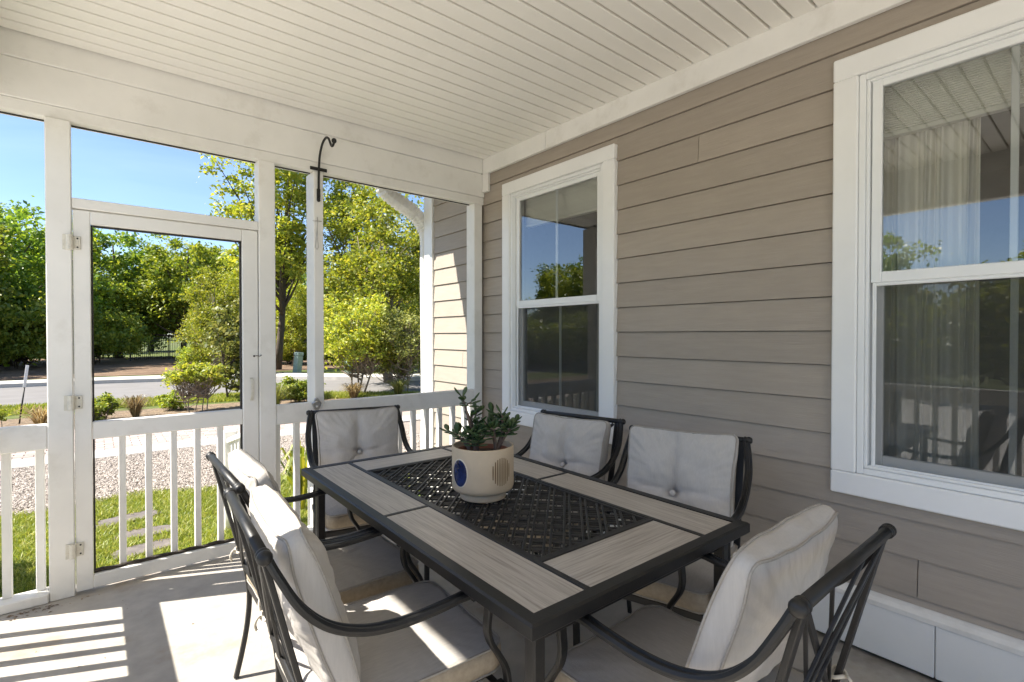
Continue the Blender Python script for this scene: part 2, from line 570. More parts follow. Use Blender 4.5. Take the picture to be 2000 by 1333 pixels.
# =================================================================== GROUND AND SETTING
GZ = -0.25
def sheet(name, pts, z, mat, kind='structure'):
    mb = MB()
    n = len(pts)
    mb.add([(p[0], p[1], z) for p in pts], [list(range(n))])
    o = mb.build(name, mat)
    o['kind'] = kind
    return o
sheet('ground', [(-250, -120), (250, -120), (250, 320), (-250, 320)], GZ - 0.02, 'ground')
sheet('lawn', [(-14, -8), (2.3, -8), (2.3, 4.4), (9, 4.4), (9, 6.15), (1.4, 6.0), (0.6, 6.25), (-14, 6.6)], GZ - 0.012, 'lawn')
sheet('bounce_ground', [(-11, -14), (8, -14), (8, -3.1), (-.9, -3.1), (-.9, 6.2), (-11, 6.2)], GZ - 0.004, 'bounce')  # unseen pale ground, added to bounce sunlight onto ceiling and wall
sheet('gravel_bed', [(-14, 6.4), (0.6, 6.1), (1.4, 5.9), (9, 5.9), (9, 8.35), (-14, 8.35)], GZ - 0.016, 'gravel_base')
sheet('brick_path_bed', [(-14, 8.85), (9, 8.85), (9, 11.2), (-14, 11.2)], GZ - 0.012, 'brick_base')
sheet('mulch_bed', [(-14, 11.3), (9, 11.1), (9, 12.6), (5, 13.3), (-14, 13.4)], GZ - 0.008, 'mulch')
ng = [(-60, 16.2), (-5, 15.8), (0, 15.5), (3.0, 15.1), (5.0, 13.8), (7.0, 12.1), (13, 7.5), (30, -4)]
fg = [(-60, 22.2), (-5, 21.6), (0, 21.2), (4.0, 20.2), (6.5, 17.6), (8.3, 15.9), (15, 10.5), (34, -2)]
def strip(name, a, b, z, mat):
    mb = MB()
    n = len(a)
    mb.add([(p[0], p[1], z) for p in a] + [(p[0], p[1], z) for p in b], [[i, i + 1, n + i + 1, n + i] for i in range(n - 1)])
    return struct(mb.build(name, mat))
strip('road', ng, fg, GZ - 0.006, 'road')
def offs(pl, d):
    return [(p[0] + d * .45, p[1] + d) for p in pl]
mb = MB()
k0, k1 = fg, offs(fg, 0.3)
for i in range(len(fg) - 1):
    a, b, c, d = k0[i], k0[i + 1], k1[i + 1], k1[i]
    mb.add([(p[0], p[1], z) for z in (GZ - .02, GZ + .11) for p in (a, b, c, d)], [[0, 1, 5, 4], [4, 5, 6, 7], [3, 7, 6, 2]])
struct(mb.build('road_kerb', 'kerb'))
strip('sidewalk', offs(fg, 0.34), offs(fg, 1.7), GZ + 0.09, 'kerb')
mb = MB()
mb.box(-14, 9, 8.35, 8.85, GZ - .05, GZ + .012, .01)
struct(mb.build('concrete_edging', 'kerb'))
sheet('pine_straw_ground', [(-60, 26), (0, 25), (9, 23.5), (14, 27), (16, 44), (-60, 50)], GZ - 0.004, 'straw')

# paver bricks: pieces a few pixels high, joined
rng = np.random.default_rng(3)
mb = MB()
bw, bl = 0.1, 0.205
row = 0
y = 8.87
while y < 11.15:
    x = -3.2 + (0.5 * bl if row % 2 else 0)
    while x < 4.2:
        h = float(rng.uniform(0, .004))
        mb.box(x + .004, x + bl - .004, y + .004, y + bw - .004, GZ - .03, GZ + .004 + h, .004)
        x += bl
    y += bw
    row += 1
o = mb.build('brick_paving', 'brick')
tag(o, 'reddish brick paving beyond the gravel strip', 'paving', kind='stuff')

# gravel stones
def stones(name, n, x0, x1, y0, y1, s0, s1, z, mat, seed):
    g = np.random.default_rng(seed)
    base = np.array([(1, 0, 0), (0, 1, 0), (-1, 0, 0), (0, -1, 0), (0, 0, 1), (0, 0, -1)], float)
    f = np.array([(0, 1, 4), (1, 2, 4), (2, 3, 4), (3, 0, 4), (1, 0, 5), (2, 1, 5), (3, 2, 5), (0, 3, 5)])
    c = np.stack([g.uniform(x0, x1, n), g.uniform(y0, y1, n), np.full(n, z)], 1)
    keep = c[:, 1] > 6.22 - .16 * np.clip(c[:, 0], 0, 1.6) + .09 * np.sin(c[:, 0] * 5) + g.normal(0, .06, n)
    c = c[keep]
    n = len(c)
    s = g.uniform(s0, s1, n)[:, None, None]
    v = base[None] * g.uniform(.6, 1.3, (n, 6, 1)) * s * np.array([1, 1, .6])
    a = g.uniform(0, 6.28, n)
    ca, sa = np.cos(a)[:, None], np.sin(a)[:, None]
    v = np.stack([v[..., 0] * ca - v[..., 1] * sa, v[..., 0] * sa + v[..., 1] * ca, v[..., 2]], -1) + c[:, None]
    q = (f[None] + 6 * np.arange(n)[:, None, None]).reshape(-1, 3)
    return link(name, np_mesh(name, v.reshape(-1, 3), q), mat)
o = stones('gravel', 70000, -1.6, 4.0, 5.9, 8.34, .005, .014, GZ, 'gravel', 5)
tag(o, 'pale grey gravel strip between lawn and concrete edging', 'gravel', kind='stuff')

# grass
def blades(name, n, region, h0, h1, w, z, mat, seed, lean=.5):
    g = np.random.default_rng(seed)
    p = region(g, n)
    n = len(p)
    a = g.uniform(0, 6.28, n)
    h = g.uniform(h0, h1, n)
    ln = g.uniform(.1, lean, n) * h
    la = g.uniform(0, 6.28, n)
    d = np.stack([np.cos(a), np.sin(a), np.zeros(n)], 1)
    l = np.stack([np.cos(la), np.sin(la), np.zeros(n)], 1)
    up = np.array([0, 0, 1.])
    b = np.concatenate([p, np.full((n, 1), z)], 1)
    ww = (w * g.uniform(.7, 1.4, n))[:, None]
    v0, v1 = b - d * ww, b + d * ww
    mid = b + up * (h * .6)[:, None] + l * (ln * .35)[:, None]
    v2, v3 = mid + d * ww * .8, mid - d * ww * .8
    tip = b + up * h[:, None] + l * ln[:, None]
    v4, v5 = tip + d * ww * .12, tip - d * ww * .12
    v = np.stack([v0, v1, v2, v3, v4, v5], 1).reshape(-1, 3)
    i = 6 * np.arange(n)[:, None]
    q = np.concatenate([i + np.array([0, 1, 2, 3]), i + np.array([3, 2, 4, 5])], 0)
    return link(name, np_mesh(name, v, q), mat)
def reg_lawn(g, n):
    p = np.stack([g.uniform(-1.3, 4.2, n), g.uniform(3.56, 6.35, n)], 1)
    lim = 6.2 - .16 * np.clip(p[:, 0], 0, 1.6) + .10 * np.sin(p[:, 0] * 5) + g.normal(0, .06, n)
    ok = (p[:, 1] < lim) & ~((p[:, 0] > 2.35) & (p[:, 1] < 4.5))
    for (sx, sy, sw, sd) in STONES:
        ok &= ~((abs(p[:, 0] - sx) < sw * .40) & (abs(p[:, 1] - sy) < sd * .36))
    return p[ok]
STONES = [(0.20, 5.45, .50, .26), (0.30, 4.98, .44, .22), (0.26, 4.60, .42, .24), (0.95, 4.85, .24, .14)]
tag(blades('lawn_grass', 110000, reg_lawn, .018, .05, .0032, GZ - .01, 'grass', 11, 1.5), 'short sunlit green lawn just outside the porch', 'grass', kind='stuff')
def reg_verge(g, n):
    x = g.uniform(-4, 8, n)
    yy = np.interp(x, [p[0] for p in ng], [p[1] for p in ng]) - g.uniform(.05, 1.6, n) ** 1.0
    return np.stack([x, yy], 1)
tag(blades('verge_grass', 26000, reg_verge, .04, .10, .008, GZ - .01, 'grass', 12), 'sunlit grass verge along the near side of the road', 'grass', kind='stuff')
for i, (sx, sy, sw, sd) in enumerate(STONES):
    mb = MB()
    g2 = random.Random(i + 3)
    ol = []
    for a in range(14):
        t = 2 * math.pi * a / 14
        q = (abs(math.cos(t)) ** 4 + abs(math.sin(t)) ** 4) ** -.25
        ol.append((sw / 2 * q * math.cos(t) * g2.uniform(.86, 1.0), sd / 2 * q * math.sin(t) * g2.uniform(.82, 1.0)))
    mb.prism(ol, 2, -.05, -.002)
    mb.prism([(p[0] * .96, p[1] * .96) for p in ol], 2, -.002, .004)
    o = mb.build('stepping_stone', 'paver')
    o.location = (sx, sy, GZ)
    o.rotation_euler = (0, 0, [.18, -.22, .12, .3][i])
    tag(o, ['grey stepping stone farthest out in the lawn, near the gravel', 'grey stepping stone in the lawn, middle of the row of three',
            'grey stepping stone in the lawn closest to the screen door', 'small grey stone in the lawn right of the row'][i], 'stepping stone', 'stepping stones in the lawn')

# =================================================================== PORCH SHELL
XW, YD, ZC = 2.50, 3.39, 2.775
mb = MB()
mb.box(-.62, XW + .02, -3.0, 3.52, -.30, 0.0, .012)
struct(mb.build('porch_floor', 'concrete'))

ceil_loc = (0.9, 0.3, ZC)
mb = MB()
mb.box(-.60, XW + .1, -3.0, 3.50, ZC + .0345, ZC + .045, .001)
ceil = struct(mb.build('ceiling', 'ceiling'))
pitch_ = .0995
prof_w = .083
plank = None
k = 0
y = 3.365
while y > -2.9:
    y0, y1 = y - pitch_, y
    if plank is None:
        m2 = MB()
        # profile in (y, z): flat face with one soft shoulder and one sharp shoulder
        m2.prism([(0.0065, .034), (0.0065, .003), (0.010, 0.0), (pitch_ - .0095, 0.0), (pitch_ - .0065, .003), (pitch_ - .0065, .034)], 0, -.58, XW - .03)
        plank = m2.mesh('ceiling_plank')
    o = link('ceiling_plank', plank, 'ceiling', ceil)
    o.location = (0, y0, ZC)
    y -= pitch_
    k += 1

# porch roof with eave and gutter
roof = empty('porch_roof', (0.6, 0.5, 2.7))
ro = neg(roof.location)
mb = MB()
mb.prism([(2.90, -1.07), (3.0, -1.07), (3.52, 2.60), (3.42, 2.60)], 1, -3.3, 4.30)
mb.build('roof_slab', 'roof', roof, off=ro)
mb = MB()
mb.box(-1.07, -.95, -3.3, 4.30, 2.82, 2.898, .008)
mb.build('gutter', 'gutter', roof, off=ro)
mb = MB()
mb.box(-.945, -.46, -3.3, 4.28, 2.84, 2.86, .002)
mb.build('soffit', 'white', roof, off=ro)
tag(roof, 'low porch roof with eave and gutter over the open side', 'roof')

# ------------------------------------------------------------------ house wall
HL = (XW, 1.0, 0.0)
house = empty('house', HL)
HO = neg(HL)
tag(house, 'taupe lap-sided house wall with white trim and two windows', 'house')
WINS = [2.563, 0.2525]
WH, WZ0, WZ1 = .557, .65, 2.512       # casing half width, bottom, top
OPH = .46                              # opening half width
def hpart(name, mb, mat, parent=house, smooth=False, off=HO):
    return mb.build(name, mat, parent, smooth, off)
# backing wall around the openings
ylist = [-3.0, WINS[1] - OPH, WINS[1] + OPH, WINS[0] - OPH, WINS[0] + OPH, 4.34]
mb = MB()
for a, b, op in ((0, 1, 0), (1, 2, 1), (2, 3, 0), (3, 4, 1), (4, 5, 0)):
    if op:
        mb.box(XW + .03, XW + .16, ylist[a], ylist[b], -.3, WZ0 + .06, .001)
        mb.box(XW + .03, XW + .16, ylist[a], ylist[b], WZ1 - .06, 3.3, .001)
    else:
        mb.box(XW + .03, XW + .16, ylist[a], ylist[b], -.3, 3.3, .001)
hpart('wall_core', mb, 'dark_wall')
mb = MB()
mb.box(XW + 3.5, XW + 3.6, -3, 4.34, -.3, 3.3)
mb.box(XW + .16, XW + 3.5, -3.0, -2.9, -.3, 3.3)
mb.box(XW + .16, XW + 3.5, 4.2, 4.34, -.3, 3.3)
mb.box(XW + .16, XW + 3.5, -2.9, 4.2, .05, .1)
mb.box(XW + .16, XW + 3.5, -2.9, 4.2, 2.75, 2.8)
hpart('interior_room', mb, 'dark_wall')
# side wall at the far corner
mb = MB()
mb.box(XW + .06, 9.0, 4.345, 4.36, -.25, 3.3, .001)
hpart('end_wall', mb, 'siding')

# lap siding, one object per board
Z0, REV = 1.35, .151
def board(y0, y1, zb, top):
    m2 = MB()
    # (z, x) profile along Y
    m2.prism([(zb, XW - .006), (zb, XW + .022), (top - .0034, XW + .022), (top - .0034, XW + .005)][::-1], 1, y0, y1)
    return m2
joints = {6: [1.46], -7: [.51, 2.3], -2: [3.72], 2: [-.6], -5: [1.62], -8: [1.5]}
for kk in range(-8, 9):
    zb = Z0 + REV * kk
    if kk == -8:
        zb = .262
    zt = Z0 + REV * (kk + 1)
    if kk == 8:
        zt = 2.66
    segs = [(-3.0, 4.205)]
    for wy in WINS:
        if zt > WZ0 - .001 and zb < WZ1:
            ns = []
            for (a, b) in segs:
                lo, hi = wy - WH + .004, wy + WH - .004
                if b <= lo or a >= hi:
                    ns.append((a, b))
                else:
                    if a < lo: ns.append((a, lo))
                    if b > hi: ns.append((hi, b))
            segs = ns
    for j in joints.get(kk, []):
        ns = []
        for (a, b) in segs:
            if a < j < b:
                ns += [(a, j - .0015), (j + .0015, b)]
            else:
                ns.append((a, b))
        segs = ns
    for (a, b) in segs:
        hpart('siding_board', board(a, b, zb, zt), 'siding')
def slip(y0, y1, zb, zt, z0, z1):
    """piece of the course zb..zt cut down to z0..z1"""
    m2 = MB()
    xa = lambda z, a, b: XW + a + (b - a) * (z - zb) / (zt - .0034 - zb)
    m2.prism([(z0, xa(z0, -.006, .005)), (z0, XW + .022), (z1, XW + .022), (z1, xa(z1, -.006, .005))][::-1], 1, y0, y1)
    return m2
for wy in WINS:      # courses notched above and under the casings
    for kk in (-5, 7):
        zb, zt = Z0 + REV * kk, Z0 + REV * (kk + 1)
        z0, z1 = (zb, WZ0 - .002) if kk == -5 else (WZ1 + .002, zt - .0034)
        hpart('siding_board', slip(wy - WH + .004, wy + WH - .004, zb, zt, z0, z1), 'siding')
# frieze trim, short return at the corner, skirt boards, ledge, corner board
for (a, b) in ((-3.0, 2.6265), (2.6295, 3.384)):
    mb = MB()
    mb.box(XW - .028, XW + .0, a, b, 2.652, 2.809, .003)
    hpart('frieze_board', mb, 'white')
mb = MB()
mb.box(XW - .030, XW - .001, 3.31, 3.384, 2.505, 2.651, .003)
hpart('trim_return', mb, 'white')
for (a, b) in ((-3.0, .4485), (.4515, 3.384)):
    mb = MB()
    mb.box(XW - .030, XW + .0, a, b, .012, .216, .003)
    hpart('skirt_board', mb, 'trim')
mb = MB()
mb.prism([(.2175, XW - .036), (.2175, XW), (.262, XW), (.250, XW - .022), (.236, XW - .036)], 1, -3.0, 3.384)
hpart('skirt_ledge', mb, 'white')
mb = MB()
mb.box(XW - .020, XW + .08, 4.21, 4.362, -.25, 2.80, .003)
hpart('corner_board', mb, 'trim')
mb = MB()
mb.box(1.90, 2.02, 3.56, 4.85, 2.85, 2.97, .006)
hpart('gutter', mb, 'gutter')
mb = MB()
mb.box(2.03, 2.60, 3.56, 4.85, 2.90, 2.92, .002)
mb.box(1.94, 9.0, 3.56, 4.86, 2.971, 3.0, .002)
hpart('eave', mb, 'white')
# corrugated downspout elbow
mb = MB()
path = crom([(2.06, 4.44, 2.90), (2.065, 4.43, 2.78), (2.11, 4.42, 2.68), (2.22, 4.41, 2.605), (2.37, 4.41, 2.53), (2.48, 4.42, 2.44), (2.55, 4.43, 2.30), (2.56, 4.44, 1.9), (2.56, 4.44, 0.2), (2.5, 4.5, -.2)], 14)
sc = [1 + (.06 if i % 4 < 2 else -.05) if i < 80 else 1 for i in range(len(path))]
mb.sweep(path, rrect(.150, .115, .038), None, True, sc)
hpart('downspout', mb, 'gutter', smooth=False)

# ------------------------------------------------------------------ windows (part of the house; pieces below them)
def frame_boxes(mb, x0, x1, y0, y1, z0, z1, w, wb=None, wt=None, c=.003):
    wb = w if wb is None else wb
    wt = w if wt is None else wt
    mb.box(x0, x1, y0, y0 + w, z0, z1, c)
    mb.box(x0, x1, y1 - w, y1, z0, z1, c)
    mb.box(x0, x1, y0 + w, y1 - w, z0, z0 + wb, c)
    mb.box(x0, x1, y0 + w, y1 - w, z1 - wt, z1, c)
for wi, wy in enumerate(WINS):
    mb = MB()
    # casing boards: sides between head and apron
    mb.box(XW - .034, XW + .028, wy - WH, wy + WH, WZ1 - .092, WZ1, .005)
    mb.box(XW - .033, XW + .028, wy - WH, wy - WH + .092, WZ0 + .095, WZ1 - .0925, .005)
    mb.box(XW - .033, XW + .028, wy + WH - .092, wy + WH, WZ0 + .095, WZ1 - .0925, .005)
    mb.box(XW - .035, XW + .028, wy - WH, wy + WH, WZ0, WZ0 + .0945, .005)
    win = mb.build('window', 'trim', house, off=HO)
    tag(win, ['far window, with a sky and tree reflection in its upper pane', 'near window at the right edge of the photo, pale curtain behind'][wi])
    def wp(name, m2, mat, smooth=False):
        return m2.build(name, mat, win, smooth)
    y0, y1 = wy - WH + .093, wy + WH - .093
    m2 = MB(); frame_boxes(m2, XW - .020, XW + .10, y0, y1, WZ0 + .096, WZ1 - .0935, .024)
    wp('jamb', m2, 'vinyl')
    m2 = MB(); frame_boxes(m2, XW - .012, XW + .09, y0 + .0245, y1 - .0245, WZ0 + .121, WZ1 - .118, .012)
    wp('inner_jamb', m2, 'vinyl')
    gy0, gy1 = wy - .388, wy + .388
    m2 = MB(); frame_boxes(m2, XW + .004, XW + .034, gy0 - .036, gy1 + .036, 1.548, 2.392, .036, .044, .036)
    wp('upper_sash', m2, 'vinyl')
    m2 = MB(); frame_boxes(m2, XW + .040, XW + .070, gy0 - .036, gy1 + .036, .7825, 1.594, .036, .040, .040)
    wp('lower_sash', m2, 'vinyl')
    for nm, gx, za, zb in (('upper_pane', XW + .018, 1.592, 2.356), ('lower_pane', XW + .054, .8225, 1.554)):
        m2 = MB()
        m2.add([(gx, gy0, za), (gx, gy1, za), (gx, gy1, zb), (gx, gy0, zb)], [[0, 3, 2, 1]])
        wp(nm, m2, 'glass')
    m2 = MB(); m2.box(XW + .022, XW + .030, wy - .011, wy + .011, 1.592, 2.356, .002)
    wp('muntin', m2, 'vinyl')
    m2 = MB(); m2.box(XW + .058, XW + .066, wy - .011, wy + .011, .8225, 1.554, .002)
    wp('muntin', m2, 'vinyl')
    m2 = MB(); frame_boxes(m2, XW + .004, XW + .014, gy0 - .03, gy1 + .03, .775, 1.5475, .014)
    wp('screen_frame', m2, 'vinyl')
    m2 = MB()
    m2.add([(XW + .010, gy0 - .016, .789), (XW + .010, gy1 + .016, .789), (XW + .010, gy1 + .016, 1.5335), (XW + .010, gy0 - .016, 1.5335)], [[0, 3, 2, 1]])
    wp('insect_screen', m2, 'screen')
    # raised blind
    m2 = MB()
    z = 2.40
    while z > 2.20:
        m2.box(XW + .10, XW + .135, wy - .425, wy + .425, z - .0085, z, .002)
        z -= .0095
    m2.box(XW + .098, XW + .137, wy - .426, wy + .426, z - .022, z - .001, .003)
    bl = m2.build('window_blind', 'blind')
    tag(bl, ['cream slatted blind drawn up inside the far window', 'cream slatted blind drawn up inside the near window'][wi], 'blind', 'raised window blinds')
    # curtain panel with folds
    ca, cb, nf = ((wy - .47, wy - .27, 3.0) if wi == 0 else (wy + .10, wy + .43, 5.0))
    vs_, fs = [], []
    nu, nvv = 90, 14
    for i in range(nu + 1):
        u = i / nu
        for j in range(nvv + 1):
            v = j / nvv
            amp = .022 + .014 * (1 - v)
            ph = 2 * math.pi * nf * u + .6 * math.sin(5 * u)
            vs_.append((XW + .165 + amp * math.sin(ph) + .008 * math.sin(3 * ph + v * 3), ca + (cb - ca) * u + .01 * math.sin(ph * .5 + v * 2), .35 + (2.38 - .35) * v))
    for i in range(nu):
        for j in range(nvv):
            a = i * (nvv + 1) + j
            fs.append([a, a + 1, a + nvv + 2, a + nvv + 1])
    m2 = MB(); m2.add(vs_, fs)
    cu = m2.build('curtain', 'curtain', smooth=True)
    tag(cu, ['narrow beige curtain at the right edge inside the far window', 'pale pleated curtain hanging inside the near window'][wi], 'curtain', 'curtains behind the windows')

# ------------------------------------------------------------------ screened end wall
def bxo(x0, x1, y0, y1, z0, z1, c=.004):
    m2 = MB(); m2.box(x0, x1, y0, y1, z0, z1, c); return m2
EL = (0.85, YD, 0)
ew = empty('screen_wall', EL)
EO = neg(EL)
tag(ew, 'white painted end wall of the porch with posts, beam and railing around the screen door', 'porch wall')
def ep(name, m2, mat='white'):
    return m2.build(name, mat, ew, False, EO)
for (a, b, y0, y1) in ((-.525, -.43, 3.385, 3.49), (-.190, -.0925, 3.385, 3.49), (.775, .870, 3.385, 3.49), (1.108, 1.170, 3.388, 3.545), (2.392, 2.472, 3.386, 3.50)):
    ep('post', bxo(a, b, y0, y1, .0, 2.409))
ep('beam_board', bxo(-.575, XW - .003, 3.388, 3.50, 2.471, 2.659, .003))
ep('frieze_board', bxo(-.575, XW - .033, 3.372, 3.50, 2.660, 2.809, .002))
ep('head_board', bxo(-.575, XW - .003, 3.398, 3.50, 2.410, 2.470, .003))
ep('door_header', bxo(-.092, .7745, 3.390, 3.47, 1.974, 2.027, .004))
for (a, b) in ((-.4295, -.1905), (.8705, 1.1075), (1.1705, 2.3915)):
    ep('top_rail', bxo(a, b, 3.390, 3.432, .762, .888, .006))
    ep('bottom_rail', bxo(a, b, 3.372, 3.475, .0, .050, .006))
for x in (-.360, -.2405, .905 - .034, .992, 1.262, 1.379, 1.496, 1.613, 1.730, 1.847, 1.962, 2.079, 2.203, 2.318):
    ep('baluster', bxo(x, x + .035, 3.4325, 3.4695, .0505, .800, .003))
for (a, b, z) in ((-.429, -.191, 2.403), (-.091, .774, 2.403), (.871, 1.107, 2.403), (1.171, 2.391, 2.403)):
    ep('screen_spline', bxo(a, b, 3.455, 3.465, z, 2.4095, .001), 'spline')
# hanging wire hook on the post
m2 = MB()
m2.tube(crom([(1.128, 3.383, 2.105), (1.126, 3.372, 2.08), (1.124, 3.372, 2.03), (1.118, 3.374, 1.96), (1.114, 3.374, 1.91), (1.122, 3.373, 1.893), (1.131, 3.373, 1.91), (1.127, 3.374, 1.96), (1.125, 3.373, 2.03)], 5), .0018, 6)
m2.tube([(1.098, 3.382, 2.078), (1.155, 3.382, 2.081)], .0025, 6)
tag(m2.build('wire_hook', 'steel', smooth=True), 'thin wire loop hanging on the white post below the iron hanger', 'hook')
# bottle opener
m2 = MB()
prof = [(-.030, .880), (-.016, .893), (-.012, .908), (.0, .918), (.012, .908), (.018, .893), (.030, .880), (.022, .862), (.014, .842), (.0, .828), (-.014, .842), (-.022, .862)]
m2.prism([(z, 1.117 + x) for (x, z) in prof], 1, 3.368, 3.3875)
m2.ball((1.117, 3.366, .862), .011)
m2.tube(crom([(1.094, 3.37, .886), (1.105, 3.352, .895), (1.117, 3.348, .897), (1.129, 3.352, .895), (1.140, 3.37, .886)], 5), .004, 6)
tag(m2.build('bottle_opener', 'steel', smooth=False), 'small cast metal bottle opener screwed to the post above the rail', 'bottle opener')
# iron hanger
hk = empty('plant_hanger', (1.135, 3.385, 2.2))
ho = neg(hk.location)
m2 = MB()
m2.tube(crom([(1.135, 3.378, 2.235), (1.135, 3.372, 2.33), (1.135, 3.366, 2.43), (1.135, 3.345, 2.51), (1.135, 3.295, 2.566), (1.135, 3.235, 2.582), (1.135, 3.19, 2.565), (1.135, 3.16, 2.53), (1.135, 3.135, 2.502), (1.135, 3.11, 2.50), (1.135, 3.098, 2.512)], 6), .0075, 8)
m2.build('arm', 'iron', hk, True, ho)
m2 = MB(); m2.ball((1.135, 3.094, 2.522), .016); m2.build('knob', 'iron', hk, True, ho)
m2 = MB(); m2.box(1.082, 1.192, 3.377, 3.3835, 2.410, 2.432, .002); m2.build('bracket', 'iron', hk, False, ho)
m2 = MB(); m2.sweep([(1.135, 3.377, 2.29), (1.135, 3.377, 2.215)], rrect(.022, .010), (1, 0, 0)); m2.ball((1.135, 3.376, 2.217), .012)
m2.build('end_plate', 'iron', hk, False, ho)
tag(hk, 'black iron curved plant hanger bolted to the beam and post', 'plant hanger')

# ------------------------------------------------------------------ screen door
DL = (-.09, YD, 0)
dr = empty('screen_door', DL)
DO = neg(DL)
tag(dr, 'white wooden screen door with open upper panel and balusters below', 'door')
def dp(name, m2, mat='white', parent=dr, off=DO, smooth=False):
    return m2.build(name, mat, parent, smooth, off)
dp('stile', bxo(-.0885, -.0195, 3.392, 3.430, .014, 1.968))
dp('stile', bxo(.684, .7705, 3.392, 3.430, .014, 1.968))
dp('top_rail', bxo(-.019, .6835, 3.393, 3.429, 1.900, 1.968))
dp('middle_rail', bxo(-.019, .6835, 3.396, 3.436, .788, .880, .005))
dp('bottom_rail', bxo(-.019, .6835, 3.393, 3.429, .014, .084))
for x in (.088, .204, .321, .437, .554):
    dp('baluster', bxo(x, x + .032, 3.436, 3.466, .0845, .800, .003))
for (a, b, z0, z1) in ((-.0185, -.010, .096, 1.899), (.675, .6830, .096, 1.899)):
    dp('screen_spline', bxo(a, b, 3.412, 3.4365, z0, z1, .001), 'spline')
dp('screen_spline', bxo(-.0095, .6745, 3.412, 3.4265, 1.890, 1.899, .001), 'spline')
m2 = MB()
pts = [(-.0185 + i * .0351, 3.420 + .003 * math.sin(i * 2.1), .093 + .003 * math.sin(i * 1.7)) for i in range(21)]
m2.sweep(pts, rrect(.018, .018, .004), (0, 1, 0), True, [1 + .25 * math.sin(i * 2.9) * (i % 3 == 1) for i in range(21)])
dp('rotten_strip', m2, 'rot')
for z in (1.798, .987, .235):
    m2 = MB()
    m2.box(-.128, -.112, 3.3805, 3.3845, z - .038, z + .038, .001)
    m2.lathe([(.001, -.037), (.014, -.037), (.014, .037), (.001, .037)], 12, (-.1005, 3.376, z))
    m2.box(-.0875, -.058, 3.385, 3.3915, z - .034, z + .034, .001)
    hg = dp('hinge', m2, 'metal_grey')
    for dz in (-.022, .022):
        m3 = MB(); m3.lathe([(.0001, -.0035), (.0035, -.003), (.0042, 0)], 8, (0, 0, 0))
        m3.v = [(-.070 + p[0], 3.3845 + p[2], z + dz + p[1]) for p in m3.v]
        m3.build('screw', 'iron', hg)
m2 = MB()
m2.sweep(crom([(.730, 3.391, 1.066), (.730, 3.375, 1.058), (.730, 3.362, 1.035), (.730, 3.360, 1.0), (.730, 3.362, .965), (.730, 3.375, .942), (.730, 3.391, .934)], 5), rrect(.018, .008, .002), (1, 0, 0))
dp('handle', m2, 'metal_grey', smooth=False)
m2 = MB()
m2.tube(crom([(.745, 3.388, 1.201), (.760, 3.380, 1.203), (.775, 3.380, 1.200), (.786, 3.382, 1.207)], 4), .0025, 6)
m2.ball((.745, 3.386, 1.201), .006, 6)
dp('latch_hook', m2, 'iron', smooth=True)

# step and outside hand rail
mb = MB(); mb.box(-.25, .80, 3.525, 3.86, GZ - .05, -.115, .01)
struct(mb.build('door_step', 'concrete'))
sr = empty('step_railing', (.84, 4.0, GZ))
so = neg(sr.location)
m2 = MB(); m2.sweep([(.84, 3.55, .73), (.84, 4.62, .47)], rrect(.07, .04, .005), (1, 0, 0)); m2.build('hand_rail', 'white', sr, off=so)
m2 = MB(); m2.sweep([(.84, 3.55, .06), (.84, 4.62, -.16)], rrect(.05, .04, .005), (1, 0, 0)); m2.build('lower_rail', 'white', sr, off=so)
for i in range(8):
    y = 3.62 + i * .125
    f = (y - 3.55) / 1.07
    m2 = bxo(.823, .857, y, y + .034, .045 - .22 * f, .72 - .26 * f, .003); m2.build('baluster', 'white', sr, off=so)
m2 = bxo(.79, .885, 4.60, 4.69, GZ - .1, .55, .006); m2.build('post', 'white', sr, off=so)
tag(sr, 'short white stair railing outside, behind the screen door', 'railing')

# ------------------------------------------------------------------ open side of the porch (left, seen in reflections and shadows)
SL = (-.475, 0.3, 0)
sw_ = empty('screen_wall', SL)
SO = neg(SL)
tag(sw_, 'white posts, railing and beam along the open left side, reflected in the windows', 'porch wall')
def sp(name, m2, mat='white'):
    return m2.build(name, mat, sw_, False, SO)
posts = [(-2.95, -2.85), (-.42, -.32), (1.455, 1.552)]
for (a, b) in posts:
    sp('post', bxo(-.525, -.43, a, b, 0, 2.409))
sp('beam_board', bxo(-.53, -.435, -2.95, 3.371, 2.410, 2.809))
for a, b in ((-2.8495, -.4205), (-.3195, 1.4545), (1.5525, 3.384)):
    sp('top_rail', bxo(-.505, -.445, a, b, .762, .888, .006))
    sp('bottom_rail', bxo(-.51, -.44, a, b, 0, .05, .006))
y = 3.205
while y > -2.8:
    if not any(a - .05 < y < b + .05 for (a, b) in posts):
        sp('baluster', bxo(-.493, -.457, y - .018, y + .018, .0505, .7615, .003))
    y -= .128

